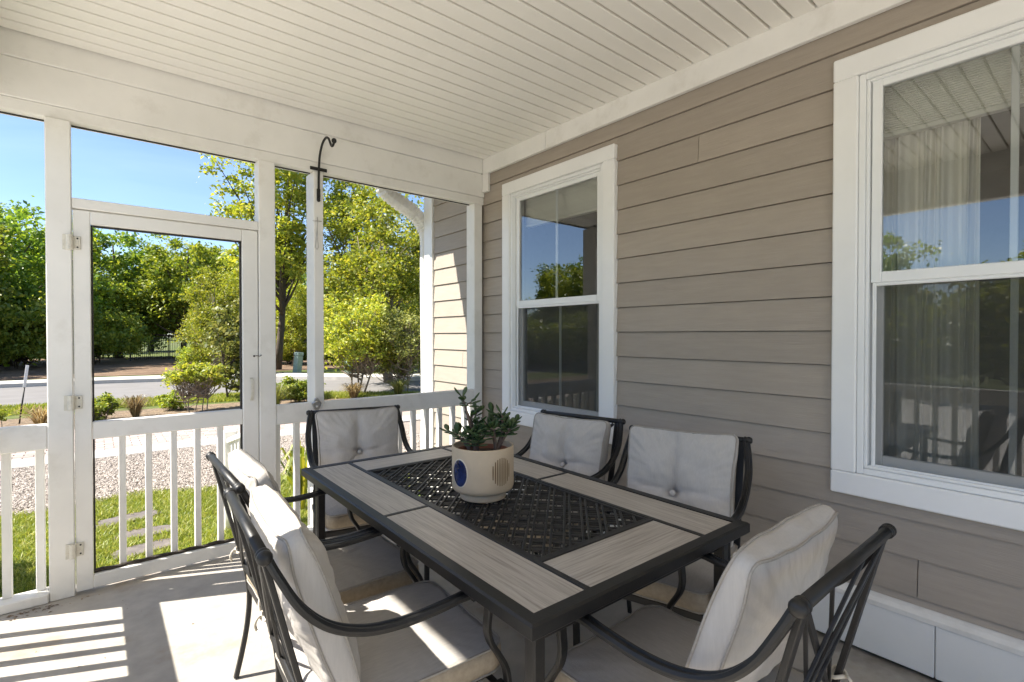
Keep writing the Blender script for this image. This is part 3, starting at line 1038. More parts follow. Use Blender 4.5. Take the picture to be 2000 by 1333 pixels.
# =================================================================== FURNITURE
def cushion(w, h, t, bf, bb, rc, seed, button=None, wr=.006, rings=13, nper=96, taper=0.0, pull=.03, dogear=0.0):
    """boxed cushion; returns (verts, faces, front outline, back outline), axes u (width), v (height), n (front)"""
    pts = []
    a, b = w / 2, h / 2
    segs = []
    per = 2 * (w - 2 * rc) + 2 * (h - 2 * rc) + 2 * math.pi * rc
    for i in range(nper):
        s = per * i / nper
        for (kind, L, d) in (('e', h - 2 * rc, 0), ('c', math.pi * rc / 2, 0), ('e', w - 2 * rc, 1), ('c', math.pi * rc / 2, 1), ('e', h - 2 * rc, 2), ('c', math.pi * rc / 2, 2), ('e', w - 2 * rc, 3), ('c', math.pi * rc / 2, 3)):
            if s <= L:
                break
            s -= L
        if kind == 'e':
            p = [(a, -b + rc + s), (a - rc - s, b), (-a, b - rc - s), (-a + rc + s, -b)][d]
        else:
            an = s / rc + d * math.pi / 2
            c = [(a - rc, b - rc), (-a + rc, b - rc), (-a + rc, -b + rc), (a - rc, -b + rc)][d]
            p = (c[0] + rc * math.cos(an), c[1] + rc * math.sin(an))
        x, y_ = p
        # sides pull in a little, like stuffed fabric
        x *= 1 - pull * (1 - (y_ / b) ** 2)
        y_ *= 1 - pull * (1 - (x / a) ** 2)
        x *= 1 + taper * (y_ / b)
        x += .004 * noise.noise(Vector((p[0] * 14, p[1] * 14, seed)))
        y_ += .004 * noise.noise(Vector((p[0] * 14, p[1] * 14, seed + 9.3)))
        pts.append((x, y_))
    def face_h(u, v, s, sign):
        bulge = bf if sign > 0 else bb
        cn = min(1.0, (abs(u) / a / max(s, .01)) * (abs(v) / b / max(s, .01))) if s > .01 else 0.0
        e = t / 2 * (1 - dogear * cn ** 3 * s ** 3) + bulge * (1 - s ** 2.6)
        q = Vector((u * 9, v * 9, seed * 1.7 + sign * 5))
        e += wr * (noise.noise(q) + .6 * noise.noise(q * 2.3)) * (1 - s ** 6)
        e += .0028 * noise.noise(Vector((u * 34 + 2 * v * 9, v * 15, seed))) * (1 - s ** 8)
        # puckers along the seams
        ang = math.atan2(v, u)
        e += .005 * math.sin(ang * 42 + 3 * noise.noise(q)) * (s ** 5) * (1 - s ** 24)
        if button is not None and sign > 0:
            du, dv = u - button[0], v - button[1]
            r = math.hypot(du, dv)
            e -= .026 * math.exp(-(r / .030) ** 2) + .020 * math.exp(-(r / .11) ** 2)
            wob = .012 * noise.noise(Vector((v * 12, seed, 0)))
            if dv > 0:
                e -= (.022 * math.exp(-((du + wob) / .016) ** 2) * math.exp(-dv / .4) + .012 * math.exp(-((du + wob) / .05) ** 2)) * (1 - s ** 4)
            wob2 = .018 * noise.noise(Vector((u * 10, seed + 4, 0)))
            e -= .016 * math.exp(-((dv + wob2 - .18 * abs(du)) / .012) ** 2) * math.exp(-abs(du) / .14) * (1 - s ** 4)
            e -= .012 * math.exp(-((dv - wob2 + .75 * abs(du)) / .014) ** 2) * math.exp(-abs(du) / .10)
        return sign * e
    vs_, fs = [], []
    def ring(s, sign):
        base = len(vs_)
        for (x, y_) in pts:
            u, v = x * s, y_ * s
            vs_.append((u, v, face_h(u, v, s, sign)))
        return base
    def join(r0, r1, flip):
        for i in range(nper):
            j = (i + 1) % nper
            q = [r0 + i, r0 + j, r1 + j, r1 + i]
            fs.append(q[::-1] if flip else q)
    ss = [1 - (i / rings) ** 1.15 * .97 for i in range(rings + 1)]
    fr = [ring(s, 1) for s in ss]
    bk = [ring(s, -1) for s in ss]
    for i in range(rings):
        join(fr[i], fr[i + 1], False)
        join(bk[i], bk[i + 1], True)
    fs.append([fr[-1] + i for i in range(nper)])
    fs.append([bk[-1] + i for i in range(nper)][::-1])
    fo = [vs_[fr[0] + i] for i in range(nper)]
    bo = [vs_[bk[0] + i] for i in range(nper)]
    # side band
    mids = []
    for kk in range(1, 4):
        f = kk / 4
        base = len(vs_)
        for i in range(nper):
            x, y_ = pts[i]
            z = bo[i][2] + (fo[i][2] - bo[i][2]) * f
            g = 1 + (.018 * math.sin(math.pi * f)) + .010 * noise.noise(Vector((x * 22, y_ * 22, f * 2 + seed)))
            vs_.append((x * g, y_ * g, z))
        mids.append(base)
    rows = [bk[0]] + mids + [fr[0]]
    for i in range(4):
        join(rows[i], rows[i + 1], False)
    return vs_, fs, fo, bo

def axes_map(pts, c, u, v, n):
    c, u, v, n = V3(*c), V3(*u), V3(*v), V3(*n)
    return [c + u * p[0] + v * p[1] + n * p[2] for p in pts]

RAILZ, RAILY = .872, -.300
def chair(loc, rz, label, seed, extra=None, cush_dz=0.0, cush_dy=0.0, cush_tilt=0.0):
    ch = empty('patio_armchair', loc, rz)
    tag(ch, label, 'chair', 'metal armchairs around the patio table')
    def cp(name, mb, mat, smooth=False, parent=ch):
        return mb.build(name, mat, parent, smooth)
    # top rail with turned ends
    mb = MB()
    mb.tube([(-.262, RAILY, RAILZ), (.262, RAILY, RAILZ)], .0125, 14)
    cp('top_rail', mb, 'black', True)
    for s in (-1, 1):
        mb = MB()
        prof = [(.0008, .022), (.008, .0215), (.013, .018), (.0160, .011), (.0160, .004), (.0138, .001), (.0138, -.003), (.0158, -.005), (.0158, -.010), (.0126, -.013)]
        n, k_ = 16, len(prof)
        vs_, fs = [], []
        for i in range(n):
            a = 2 * math.pi * i / n
            for (r, d) in prof:
                vs_.append((s * (.255 + d), RAILY + r * math.cos(a), RAILZ + r * math.sin(a)))
        for i in range(n):
            j = (i + 1) % n
            for q in range(k_ - 1):
                f = [i * k_ + q, j * k_ + q, j * k_ + q + 1, i * k_ + q + 1]
                fs.append(f if s > 0 else f[::-1])
        mb.add(vs_, fs)
        cp('rail_end', mb, 'black', True)
    def bp(u, v):      # point on the back plane, v from seat (0) to rail (1)
        return (u, -.192 + (RAILY + .192) * v, .43 + (RAILZ - .43) * v)
    for s in (-1, 1):
        mb = MB()
        mb.sweep([bp(s * .232, v) for v in (0, .2, .4, .6, .8, .985)], rrect(.029, .012, .002), (1, 0, 0))
        cp('back_stile', mb, 'black')
    mb = MB()
    mb.sweep([bp(-.215, .04), bp(.215, .04)], rrect(.022, .014, .003), (0, .22, .97))
    cp('back_lower_rail', mb, 'black')
    # lattice of crossing bars
    for s in (-1, 1):
        for (u0, u1, w, dn) in ((-.212, .212, .015, 0), (-.212, .075, .006, 0), (-.075, .212, .006, 0)):
            mb = MB()
            pts = []
            for i in range(5):
                f = i / 4
                p = bp(s * (u0 + (u1 - u0) * f), .965 - .905 * f)
                pts.append((p[0], p[1] + (.0045 if s > 0 else -.0045), p[2]))
            mb.sweep(pts, rrect(w, .008, .0015), (1, 0, 0))
            cp('lattice_bar', mb, 'black')
    # arm running down into the S shaped front leg
    for s in (-1, 1):
        x = s * .272
        arm = crom([(s * .252, RAILY + .006, RAILZ - .004), (s * .262, -.272, .822), (x, -.232, .752), (x, -.172, .692), (x, -.092, .656), (x, 0, .644), (x, .10, .648), (x, .165, .655), (x, .205, .652)], 6)
        mb = MB()
        mb.sweep(arm, ribbed(.031, .018), (1, 0, 0))
        cp('arm', mb, 'black', False)
        leg = crom([(x, .190, .643), (x, .226, .642), (x, .243, .622), (x, .243, .585), (x, .240, .545), (x, .250, .505), (x, .276, .462), (x, .300, .415), (x, .308, .360), (x, .304, .29), (x, .295, .18), (x, .290, .06), (x, .290, .004)], 5)
        mb = MB()
        mb.sweep(leg, rrect(.028, .014, .003), (1, 0, 0))
        cp('front_leg', mb, 'black', False)
        xr = s * .243
        leg = crom([(xr, -.192, .445), (xr, -.180, .38), (xr, -.174, .30), (xr, -.182, .20), (xr, -.200, .10), (xr, -.222, .004)], 5)
        mb = MB()
        mb.sweep(leg, rrect(.019, .017, .003), (1, 0, 0))
        cp('rear_leg', mb, 'black', False)
        mb = MB()
        mb.sweep([(s * .247, -.176, .355), (s * .250, .05, .352), (s * .256, .302, .360)], rrect(.022, .028, .003), (1, 0, 0))
        cp('seat_side_rail', mb, 'black')
    for (y_, w) in ((-.172, .230), (.285, .250)):
        mb = MB()
        mb.sweep([(-w, y_, .355), (w, y_, .355)], rrect(.022, .028, .003), (0, 1, 0))
        cp('seat_cross_rail', mb, 'black')
    mb = MB()
    for i in range(7):
        u = -.19 + i * .0633
        mb.sweep([(u, -.165, .358), (u, .28, .358)], rrect(.024, .006, .001), (1, 0, 0))
    cp('seat_straps', mb, 'black')
    # seat cushion
    v_, f_, fo, bo = cushion(.482, .525, .066, .014, .006, .055, seed, None, .004, 9, 88, -.02)
    cen, u, v, n = (0, .070, .422), (1, 0, 0), (0, 1, 0), (0, 0, 1)
    mb = MB(); mb.add(axes_map(v_, cen, u, v, n), f_)
    me = mb.mesh('seat_cushion', True)
    me.materials.append(M['seat_fabric']); me.materials.append(M['tan_fabric'])
    for p in me.polygons:
        if abs(p.normal.z) < .5:
            p.material_index = 1
    sc_ = link('seat_cushion', me, None, ch)
    for ol in (fo, bo):
        mb = MB()
        loop = axes_map(ol + ol[:2], cen, u, v, n)
        mb.tube(loop, .0034, 6, None, False)
        mb.build('piping', 'piping', sc_, True)
    # back cushion
    ta = R(13.5 + cush_tilt)
    but = (random.uniform(-.02, .02), -.035 + random.uniform(-.015, .012))
    v_, f_, fo, bo = cushion(.470 + random.uniform(-.01, .008), .452 + random.uniform(-.012, .01), .060, .040 + random.uniform(-.005, .006), .034, .030, seed + 20.5, but, .0125, 20, 136, random.uniform(-.025, .03), .048, .55)
    cen = (0, -.158 + cush_dy, .690 + cush_dz)
    u, v, n = (1, 0, 0), (0, -math.sin(ta), math.cos(ta)), (0, math.cos(ta), math.sin(ta))
    n = tuple(n)
    u2 = (-1, 0, 0)
    mb = MB(); mb.add(axes_map(v_, cen, u2, v, n), f_)
    me = mb.mesh('back_cushion', True)
    bc = link('back_cushion', me, 'fabric', ch)
    for ol in (fo, bo):
        mb = MB()
        mb.tube(axes_map(ol + ol[:2], cen, u2, v, n), .0034, 6, None, False)
        mb.build('piping', 'piping', bc, True)
    mb = MB()
    loop = []
    for i in range(12):
        a = 2 * math.pi * i / 12
        loop.append((.0125 * math.cos(a), .0125 * math.sin(a)))
    vs_ = []
    for (r, d) in ((1, -.006), (1, .001), (.75, .005), (.3, .0065)):
        vs_ += axes_map([(p[0] * r + but[0], p[1] * r + but[1], .030 + d) for p in loop], cen, u2, v, n)
    fs = [[a * 12 + i, a * 12 + (i + 1) % 12, (a + 1) * 12 + (i + 1) % 12, (a + 1) * 12 + i] for a in range(3) for i in range(12)] + [[36 + i for i in range(12)]]
    mb.add(vs_, fs)
    mb.build('button', 'fabric', bc, True)
    # ties knotted round the back stiles
    for s in (-1, 1):
        mb = MB()
        p = bp(s * .232, .16)
        lp = [(p[0] + .024 * math.cos(a), p[1] + .015 * math.sin(a), p[2] + .004 * math.sin(2 * a)) for a in np.linspace(0, 2 * math.pi, 13)]
        mb.tube(lp, .005, 6)
        mb.tube(crom([(p[0], p[1] - .015, p[2]), (p[0] - s * .012, p[1] - .026, p[2] + .006), (p[0] - s * .004, p[1] - .032, p[2] - .016), (p[0] + s * .006, p[1] - .026, p[2] - .038)], 4), .004, 6)
        cp('tie', mb, 'tie', True)
    if extra == 'tag':
        mb = MB()
        mb.sweep([(.175, -.215, .42), (.178, -.228, .38), (.170, -.232, .33)], rrect(.034, .0012, .0003), (1, .2, 0))
        mb.build('care_tag', 'tag', bc)
    return ch

HALF = math.pi / 2
# local +Y is the sitting direction
chair((.578, 1.362, 0), -HALF - R(3.4), 'metal armchair with grey cushions on the left of the table, nearest the camera', 1.3, None, -.012, -.010, 4)
chair((.628, 1.93, 0), -HALF - R(.5), 'metal armchair with grey cushions left of the table, the one nearer the screen door', 2.7, 'tag', -.012, -.010, 3)
chair((1.150, 2.695, 0), math.pi - R(13), 'metal armchair with grey cushions at the far table end, backed against the white railing', 3.9, None, -.018)
chair((1.80, 1.885, 0), HALF + R(10), 'metal armchair with pale cushions on the house side, in front of the far window', 5.2, None, -.022)
chair((1.82, 1.195, 0), HALF + R(17), 'metal armchair with pale cushions on the house side, against the siding between the windows', 6.6, None, -.008)
chair((1.165, .645, 0), R(.5), 'metal armchair at the near end of the table, seen from behind at lower right', 8.1, None, .010, .035, 5)

# ------------------------------------------------------------------ table
TZ = .71
tb = empty('patio_table', (1.198, 1.605, 0), -R(.75))
tag(tb, 'black metal patio table with wood-look tiles and a lattice centre', 'table')
TW, TL = .955 / 2, 1.635 / 2
BD = .038
def tp(name, m2, mat, smooth=False, parent=tb):
    return m2.build(name, mat, parent, smooth)
# rim: bevelled outer frame, four mitred bars
def mitre(m2, x0, x1, y0, y1, w, z0, z1, drop=.012, flare=.006):
    o_ = [(x0, y0), (x1, y0), (x1, y1), (x0, y1)]
    i_ = [(x0 + w, y0 + w), (x1 - w, y0 + w), (x1 - w, y1 - w), (x0 + w, y1 - w)]
    e_ = [(x0 + flare, y0 + flare), (x1 - flare, y0 + flare), (x1 - flare, y1 - flare), (x0 + flare, y1 - flare)]
    vs_ = [p + (z1,) for p in i_] + [p + (z1,) for p in e_] + [p + (z1 - flare * .8,) for p in o_] + [p + (z0 + drop,) for p in o_] + [p + (z0,) for p in e_] + [p + (z0,) for p in i_]
    fs = []
    for a in range(5):
        for k_ in range(4):
            j = (k_ + 1) % 4
            fs.append([a * 4 + k_, a * 4 + j, (a + 1) * 4 + j, (a + 1) * 4 + k_][::-1])
    for k_ in range(4):
        j = (k_ + 1) % 4
        fs.append([20 + k_, 20 + j, j, k_][::-1])
    m2.add(vs_, fs)
m2 = MB()
mitre(m2, -TW, TW, -TL, TL, BD, TZ - .038, TZ, .006)
tp('rim', m2, 'black')
IW, IL = TW - BD, TL - BD                 # inside of rim
CW = .170                                 # long tile width
ET = .180                                 # end tile length
DV = .018                                 # divider width
LX, LY = IW - CW - DV, IL - ET - DV       # lattice half sizes
zt = TZ - .0025
m2 = MB()
for s in (-1, 1):
    a, b = sorted((s * (IW - CW), s * (IW - CW - DV)))
    m2.box(a, b, -IL, IL, TZ - .03, TZ - .0008, .002)
    a, b = sorted((s * LY, s * (LY + DV)))
    m2.box(-LX + .0005, LX - .0005, a, b, TZ - .03, TZ - .001, .002)
    a, b = sorted((s * (IW - .0005), s * (IW - CW + .0005)))
    m2.box(a, b, -.008, .008, TZ - .03, TZ - .0012, .002)
tp('divider', m2, 'black')
def tile(x0, x1, y0, y1, along_x):
    m2 = MB()
    g = .0015
    cx, cy_ = (x0 + x1) / 2, (y0 + y1) / 2
    hx, hy = (x1 - x0) / 2 - g, (y1 - y0) / 2 - g
    if along_x:
        hx, hy = hy, hx
    m2.box(-hx, hx, -hy, hy, -.012, 0, .002)
    o = tp('tile', m2, 'tile')
    o.location = (cx, cy_, zt)
    o.rotation_euler = (0, 0, HALF if along_x else 0)
for s in (-1, 1):
    a, b = sorted((s * IW, s * (IW - CW)))
    tile(a, b, .008, IL, False)
    tile(a, b, -IL, -.008, False)
    a, b = sorted((s * IL, s * (LY + DV)))
    tile(-LX, LX, a, b, True)
# lattice centre
lat = MB()
for s in (-1, 1):
    a, b = sorted((s * LX, s * (LX - .012)))
    lat.box(a, b, -LY, LY, TZ - .022, TZ - .003, .002)
    a, b = sorted((s * LY, s * (LY - .012)))
    lat.box(-LX + .0125, LX - .0125, a, b, TZ - .022, TZ - .003, .002)
lt = tp('lattice', lat, 'black')
lx, ly = LX - .010, LY - .010
PITCH_L = .084
def clip(c, s):
    """line y = s*x + c inside the rectangle"""
    pts = []
    for x in (-lx, lx):
        y_ = s * x + c
        if -ly <= y_ <= ly: pts.append((x, y_))
    for y_ in (-ly, ly):
        x = (y_ - c) / s
        if -lx <= x <= lx: pts.append((x, y_))
    pts = sorted(set((round(p[0], 5), round(p[1], 5)) for p in pts))
    return (pts[0], pts[-1]) if len(pts) >= 2 else None
for s, dz in ((1, 0), (-1, -.0045)):
    c = -1.2
    while c < 1.2:
        for dd in (-.013, .013):
            seg = clip(c + dd, s)
            if seg and math.dist(*seg) > .03:
                m2 = MB()
                m2.sweep([(seg[0][0], seg[0][1], TZ - .009 + dz), (seg[1][0], seg[1][1], TZ - .009 + dz)], rrect(.0085, .0075, .002), None)
                tp('lattice_bar', m2, 'black', False, lt)
        c += PITCH_L
# short weave bars inside the diamonds
wv = None
nb = 0
i0 = -14
for i in range(-14, 15):
    for j in range(-14, 15):
        c1, c2 = -1.2 + (i + 12.5) * PITCH_L, -1.2 + (j + 12.5) * PITCH_L
        x, y_ = (c2 - c1) / 2, (c1 + c2) / 2
        if abs(x) < lx - .022 and abs(y_) < ly - .022:
            for off in (-.010, .010):
                if wv is None:
                    m3 = MB(); m3.box(-.022, .022, -.0028, .0028, -.003, .003, .001); wv = m3.mesh('weave_bar')
                if nb < 290:
                    o = link('weave_bar', wv, 'black', lt)
                    an = math.pi / 4 if (i + j) % 2 else -math.pi / 4
                    o.rotation_euler = (0, 0, an)
                    o.location = (x - math.sin(an) * off, y_ + math.cos(an) * off, TZ - .0165)
                    nb += 1
# legs with curved brackets
for sx in (-1, 1):
    for sy in (-1, 1):
        x, y_ = sx * (TW - .065), sy * (TL - .065)
        m2 = MB()
        m2.sweep([(x, y_, TZ - .037), (x, y_, .45), (x, y_, .004)], rrect(.038, .038, .005), (1, 0, 0), True, [1, .95, .9])
        tp('leg', m2, 'black')
m2 = MB()
a, b = TW - .075, TL - .075
m2.box(-a, a, -b - .008, -b + .008, TZ - .095, TZ - .0385, .002)
m2.box(-a, a, b - .008, b + .008, TZ - .095, TZ - .0385, .002)
m2.box(-a - .008, -a + .008, -b + .01, b - .01, TZ - .095, TZ - .0385, .002)
m2.box(a - .008, a + .008, -b + .01, b - .01, TZ - .095, TZ - .0385, .002)
tp('apron', m2, 'black')

# ------------------------------------------------------------------ pot and plant
pt = empty('flower_pot', (1.150, 1.572, TZ - .0025))
tag(pt, 'tan ceramic pot with blue oval and striped oval, standing on the table', 'pot')
PR, PH = .119, .200
m2 = MB()
m2.lathe([(.001, .003), (.083, .003), (.086, .0), (.088, .003), (.088, .026), (.085, .029)], 56)
m2.build('foot', 'pot', pt, True)
m2 = MB()
m2.lathe([(.084, .0285), (.104, .030), (.1145, .036), (.1185, .048), (.1190, .065), (.1190, PH - .004), (.1175, PH), (.1120, PH), (.1110, PH - .004), (.1110, .150), (.001, .150)], 64)
m2.build('body', 'pot', pt, True)
m2 = MB()
m2.lathe([(.104, .1505), (.104, .178), (.1015, .181), (.098, .178), (.097, .166), (.001, .166)], 40)
m2.build('nursery_pot', 'terracotta', pt, True)
def on_pot(a, z, r):
    return (r * math.cos(a), r * math.sin(a), z)
view = math.atan2(-1.572, -1.150)           # direction from the pot back to the porch side
def oval(a0, zc, ra, rz, r, mat, name, n=40):
    vs_, fs = [on_pot(a0, zc, r + .0012)], []
    for ri, f in enumerate((.35, .7, .93, 1.0)):
        for i in range(n):
            t = 2 * math.pi * i / n
            w = 1 + .08 * math.cos(t)
            vs_.append(on_pot(a0 + ra * f * math.cos(t) / r, zc + rz * f * math.sin(t) * w, r + (.0012 if ri < 3 else -.0005)))
    for i in range(n):
        j = (i + 1) % n
        fs.append([0, 1 + i, 1 + j])
        for k_ in range(3):
            fs.append([1 + k_ * n + i, 1 + (k_ + 1) * n + i, 1 + (k_ + 1) * n + j, 1 + k_ * n + j])
    m2 = MB(); m2.add(vs_, fs)
    return m2.build(name, mat, pt, True)
ab = view - R(47)
oval(ab, .112, .0405, .0535, PR + .0002, 'pot_pale', 'oval_border')
oval(ab, .112, .0385, .051, PR + .0010, 'pot_blue', 'blue_oval')
a_s = view + R(36)
for i in range(9):
    f = (i - 4) / 4.6
    hz = .052 * math.sqrt(1 - f * f)
    m2 = MB()
    ang = a_s + f * .043 / PR
    wdt = .0025
    vs_ = []
    for t in np.linspace(0, 2 * math.pi, 16, endpoint=False):
        vs_.append(on_pot(ang + wdt * math.cos(t) / PR, .118 + (hz if abs(math.sin(t)) > .2 else hz * .95) * math.copysign(min(1, abs(math.sin(t)) * 1.4), math.sin(t)), PR + .0009))
    m2.add(vs_, [list(range(16))])
    m2.build('stripe', 'pot_stripe', pt)
# succulent
pl = empty('succulent_plant', (1.150, 1.572, TZ + .1635))
tag(pl, 'jade succulent with thick glossy leaves growing in the tan pot', 'plant')
rs = random.Random(5)
stems, tips = [], []
view_r = view + HALF
def vdir(a, f):
    return V3(math.cos(a) * f, math.sin(a) * f, 0)
rt = vdir(math.atan2(-.636, .772), 1)       # picture right
bk_ = vdir(math.atan2(.772, .636), 1)
main = [((-.03, .0), (-.080, .01), .215, 5), ((-.02, .02), (-.05, .03), .13, 4), ((-.045, -.01), (-.055, -.03), .075, 5), ((-.03, -.02), (-.015, -.045), .06, 4),
        ((.05, .0), (.075, .01), .145, 6), ((.045, .01), (.105, .0), .095, 5), ((.05, -.01), (.045, -.03), .10, 5), ((.055, .0), (.02, .02), .105, 5), ((-.04, .0), (-.10, .0), .07, 4), ((.05, .01), (.085, .04), .10, 5), ((-.035, 0), (-.02, .0), .085, 5)]
sm = MB()
leaf_list = []
for (b0, b1, h, nl) in main:
    p0 = rt * b0[0] + bk_ * b0[1] + V3(0, 0, -.004)
    p1 = rt * b1[0] + bk_ * b1[1] + V3(0, 0, h)
    mid = (p0 + p1) / 2 + V3(0, 0, .012) + rt * rs.uniform(-.012, .012)
    path = crom([p0, mid, p1], 5)
    sm.tube(path, .0075, 7, [1.15 - .7 * i / (len(path) - 1) for i in range(len(path))])
    # side twigs
    ends = [(p1, p1 - mid)]
    for q in range(2):
        st = path[5 + 3 * q]
        dv_ = rt * rs.uniform(-.045, .045) + bk_ * rs.uniform(-.035, .035) + V3(0, 0, rs.uniform(.015, .04))
        sm.tube([st, st + dv_ * .5 + V3(0, 0, .004), st + dv_], .0035, 5, [1, .8, .6])
        ends.append((st + dv_, dv_))
    for (e, d) in ends:
        d = d / np.linalg.norm(d)
        for w in range(3):
            base = e - d * (.015 * w)
            a0 = rs.uniform(0, 6.28)
            for q in range(2):
                a = a0 + q * 3.14 + w * 1.4
                side = V3(math.cos(a), math.sin(a), 0)
                ld = d * (.75 - .30 * w) + side * (.60 + .20 * w) + V3(0, 0, .05 - .10 * w)
                leaf_list.append((base, ld / np.linalg.norm(ld), rs.uniform(.032, .052)))
sm.build('stems', 'succ_stem', pl, True)
lm = MB()
for (b, d, L_) in leaf_list:
    s = np.cross(d, V3(0, 0, 1))
    s = s / (np.linalg.norm(s) + 1e-6)
    n = np.cross(s, d)
    prof = [(0, .12), (.25, .5), (.55, .95), (.8, .85), (.95, .45), (1.0, .08)]
    vs_, fs = [], []
    for (t, w) in prof:
        c = b + d * L_ * t + n * L_ * .10 * t * t
        hw, ht = L_ * .31 * w, L_ * .075 * (w + .15)
        vs_ += [c + s * hw, c + n * ht, c - s * hw, c - n * ht]
    for i in range(len(prof) - 1):
        for j in range(4):
            fs.append([i * 4 + j, i * 4 + (j + 1) % 4, i * 4 + 4 + (j + 1) % 4, i * 4 + 4 + j])
    fs.append([20, 21, 22, 23])
    lm.add(vs_, fs)
lm.build('leaves', 'succulent', pl, True)
m2 = MB()
m2.lathe([(.0965, -.001), (.06, .003), (.001, .006)], 30)
m2.build('soil', 'soil', pl, True)

# =================================================================== VEGETATION
def leaf_cards(P, size, g, up=.35, aspect=.55):
    n = len(P)
    nrm = g.normal(0, 1, (n, 3))
    nrm[:, 2] = np.abs(nrm[:, 2]) + up
    nrm /= np.linalg.norm(nrm, axis=1)[:, None]
    t = g.normal(0, 1, (n, 3))
    t -= nrm * (t * nrm).sum(1)[:, None]
    t /= np.linalg.norm(t, axis=1)[:, None]
    b = np.cross(nrm, t)
    L_ = (size * g.uniform(.45, 1.0, n) ** 1.3 * 1.75)[:, None]
    v = np.stack([P - t * L_ * .5, P + b * L_ * aspect * .5 + nrm * L_ * .10, P + t * L_ * .5 - nrm * L_ * .06, P - b * L_ * aspect * .5 + nrm * L_ * .10], 1)
    q = 4 * np.arange(n)[:, None] + np.arange(4)[None]
    return v.reshape(-1, 3), q

def crown_points(ells, ncl, per, rc, seed, hollow=.45):
    g = np.random.default_rng(seed)
    cents = []
    w = np.array([e[1][0] * e[1][1] * e[1][2] for e in ells]) ** .75
    w /= w.sum()
    for e, k_ in zip(ells, g.multinomial(ncl, w)):
        for _ in range(k_):
            d = g.normal(0, 1, 3)
            d /= np.linalg.norm(d)
            nn = noise.noise(Vector((d[0] * 2.1 + seed, d[1] * 2.1, d[2] * 2.1 + e[0][2])))
            r = (hollow + (1 - hollow) * g.uniform(0, 1) ** .6) * (1 + .38 * nn)
            cents.append(np.array(e[0]) + d * np.array(e[1]) * r)
    cents = np.array(cents)
    n = per * len(cents)
    rad = rc * g.uniform(.6, 1.4, len(cents))
    off = g.normal(0, 1, (n, 3)) * np.repeat(rad, per)[:, None] * np.array([.62, .62, .40])
    pts = np.repeat(cents, per, 0) + off
    return cents, pts, g

def make_tree(name, h, ells, ncl, per, rc, leaf, lmat, bmat, seed, r0=.16, fork=.35, nlimb=10, stems=1, hollow=.45, aspect=.55):
    """returns (trunk mesh, crown mesh)"""
    cents, pts, g = crown_points(ells, ncl, per, rc, seed, hollow)
    pts = pts[pts[:, 2] > .05]
    v, q = leaf_cards(pts, leaf, g, .35, aspect)
    crown = np_mesh('crown', v, q)
    crown.materials.append(M[lmat])
    mb = MB()
    for s in range(stems):
        bx, by = (0, 0) if stems == 1 else (g.uniform(-.18, .18), g.uniform(-.18, .18))
        lean = g.normal(0, .05 if stems == 1 else .16, 2)
        top = h * (.86 if stems == 1 else .72)
        tr = []
        for i in range(9):
            f = i / 8
            tr.append((bx + lean[0] * top * f + .05 * h * .2 * math.sin(f * 5 + seed + s), by + lean[1] * top * f + .05 * h * .2 * math.cos(f * 4 + seed), top * f - .1))
        r = r0 / (stems ** .5)
        mb.tube(tr, r, 9, [1.25 - .2 * 0 if i == 0 else 1.0 - .85 * i / 8 for i in range(9)])
        idx = g.choice(len(cents), min(nlimb, len(cents)), replace=False)
        for i in idx:
            c = cents[i]
            f = min(.92, max(fork, (c[2] / top) * .62 + g.uniform(-.08, .05)))
            k_ = f * 8
            a, b = tr[int(k_)], tr[min(8, int(k_) + 1)]
            st = V3(*a) + (V3(*b) - V3(*a)) * (k_ - int(k_))
            mid = st + (c - st) * .5 + V3(0, 0, -.06 * np.linalg.norm(c - st)) + g.normal(0, .10, 3)
            rr = r * (1 - .8 * f) * .55 + .008
            mb.tube(crom([st, mid, c], 4), rr, 6, [1 - .8 * j / 8 for j in range(9)])
    trunk = mb.mesh('trunk', True)
    trunk.materials.append(M[bmat])
    return trunk, crown

def plant(name, meshes, loc, rz, sc_, label, cat, group=None):
    o = empty(name, loc, rz)
    o.scale = (sc_, sc_, sc_) if not isinstance(sc_, tuple) else sc_
    for nm, me in zip(('trunk', 'crown'), meshes):
        link(nm, me, None, o)
    tag(o, label, cat, group)
    return o

T_A = make_tree('oak', 8.6, [((0, 0, 5.4), (3.3, 3.3, 2.9)), ((.6, -.3, 2.6), (3.1, 2.9, 2.0)), ((-1.4, .4, 3.6), (2.3, 2.4, 2.2))], 230, 95, .52, .20, 'leaf_dark', 'bark', 21, .22, .2, 24)
T_A2 = make_tree('oak', 8.2, [((0, 0, 5.2), (2.9, 2.9, 2.8)), ((-1.0, .5, 3.2), (2.8, 2.6, 1.9)), ((1.5, 0, 4.0), (2.0, 2.2, 1.9))], 210, 95, .50, .19, 'leaf_mid', 'bark', 22, .20, .22, 24)
T_B = make_tree('tall', 11.5, [((0, 0, 9.3), (2.2, 2.2, 2.2)), ((-2.1, .2, 8.2), (1.6, 1.5, 1.1)), ((.9, .3, 6.8), (2.0, 1.9, 1.5)), ((-1.2, 0, 5.6), (1.6, 1.5, 1.0)), ((.5, .2, 4.6), (1.8, 1.6, 1.0))], 225, 80, .36, .15, 'leaf_bright', 'bark', 23, .17, .25, 40, 1, .3)
T_C = make_tree('bright', 6.8, [((0, 0, 4.6), (1.9, 1.9, 1.9)), ((-.8, 0, 3.0), (1.8, 1.8, 1.5)), ((.8, .2, 2.6), (1.8, 1.7, 1.5)), ((0, 0, 1.6), (1.7, 1.6, .8))], 260, 90, .30, .105, 'leaf_bright', 'bark_pale', 24, .12, .15, 26, 3, .35)
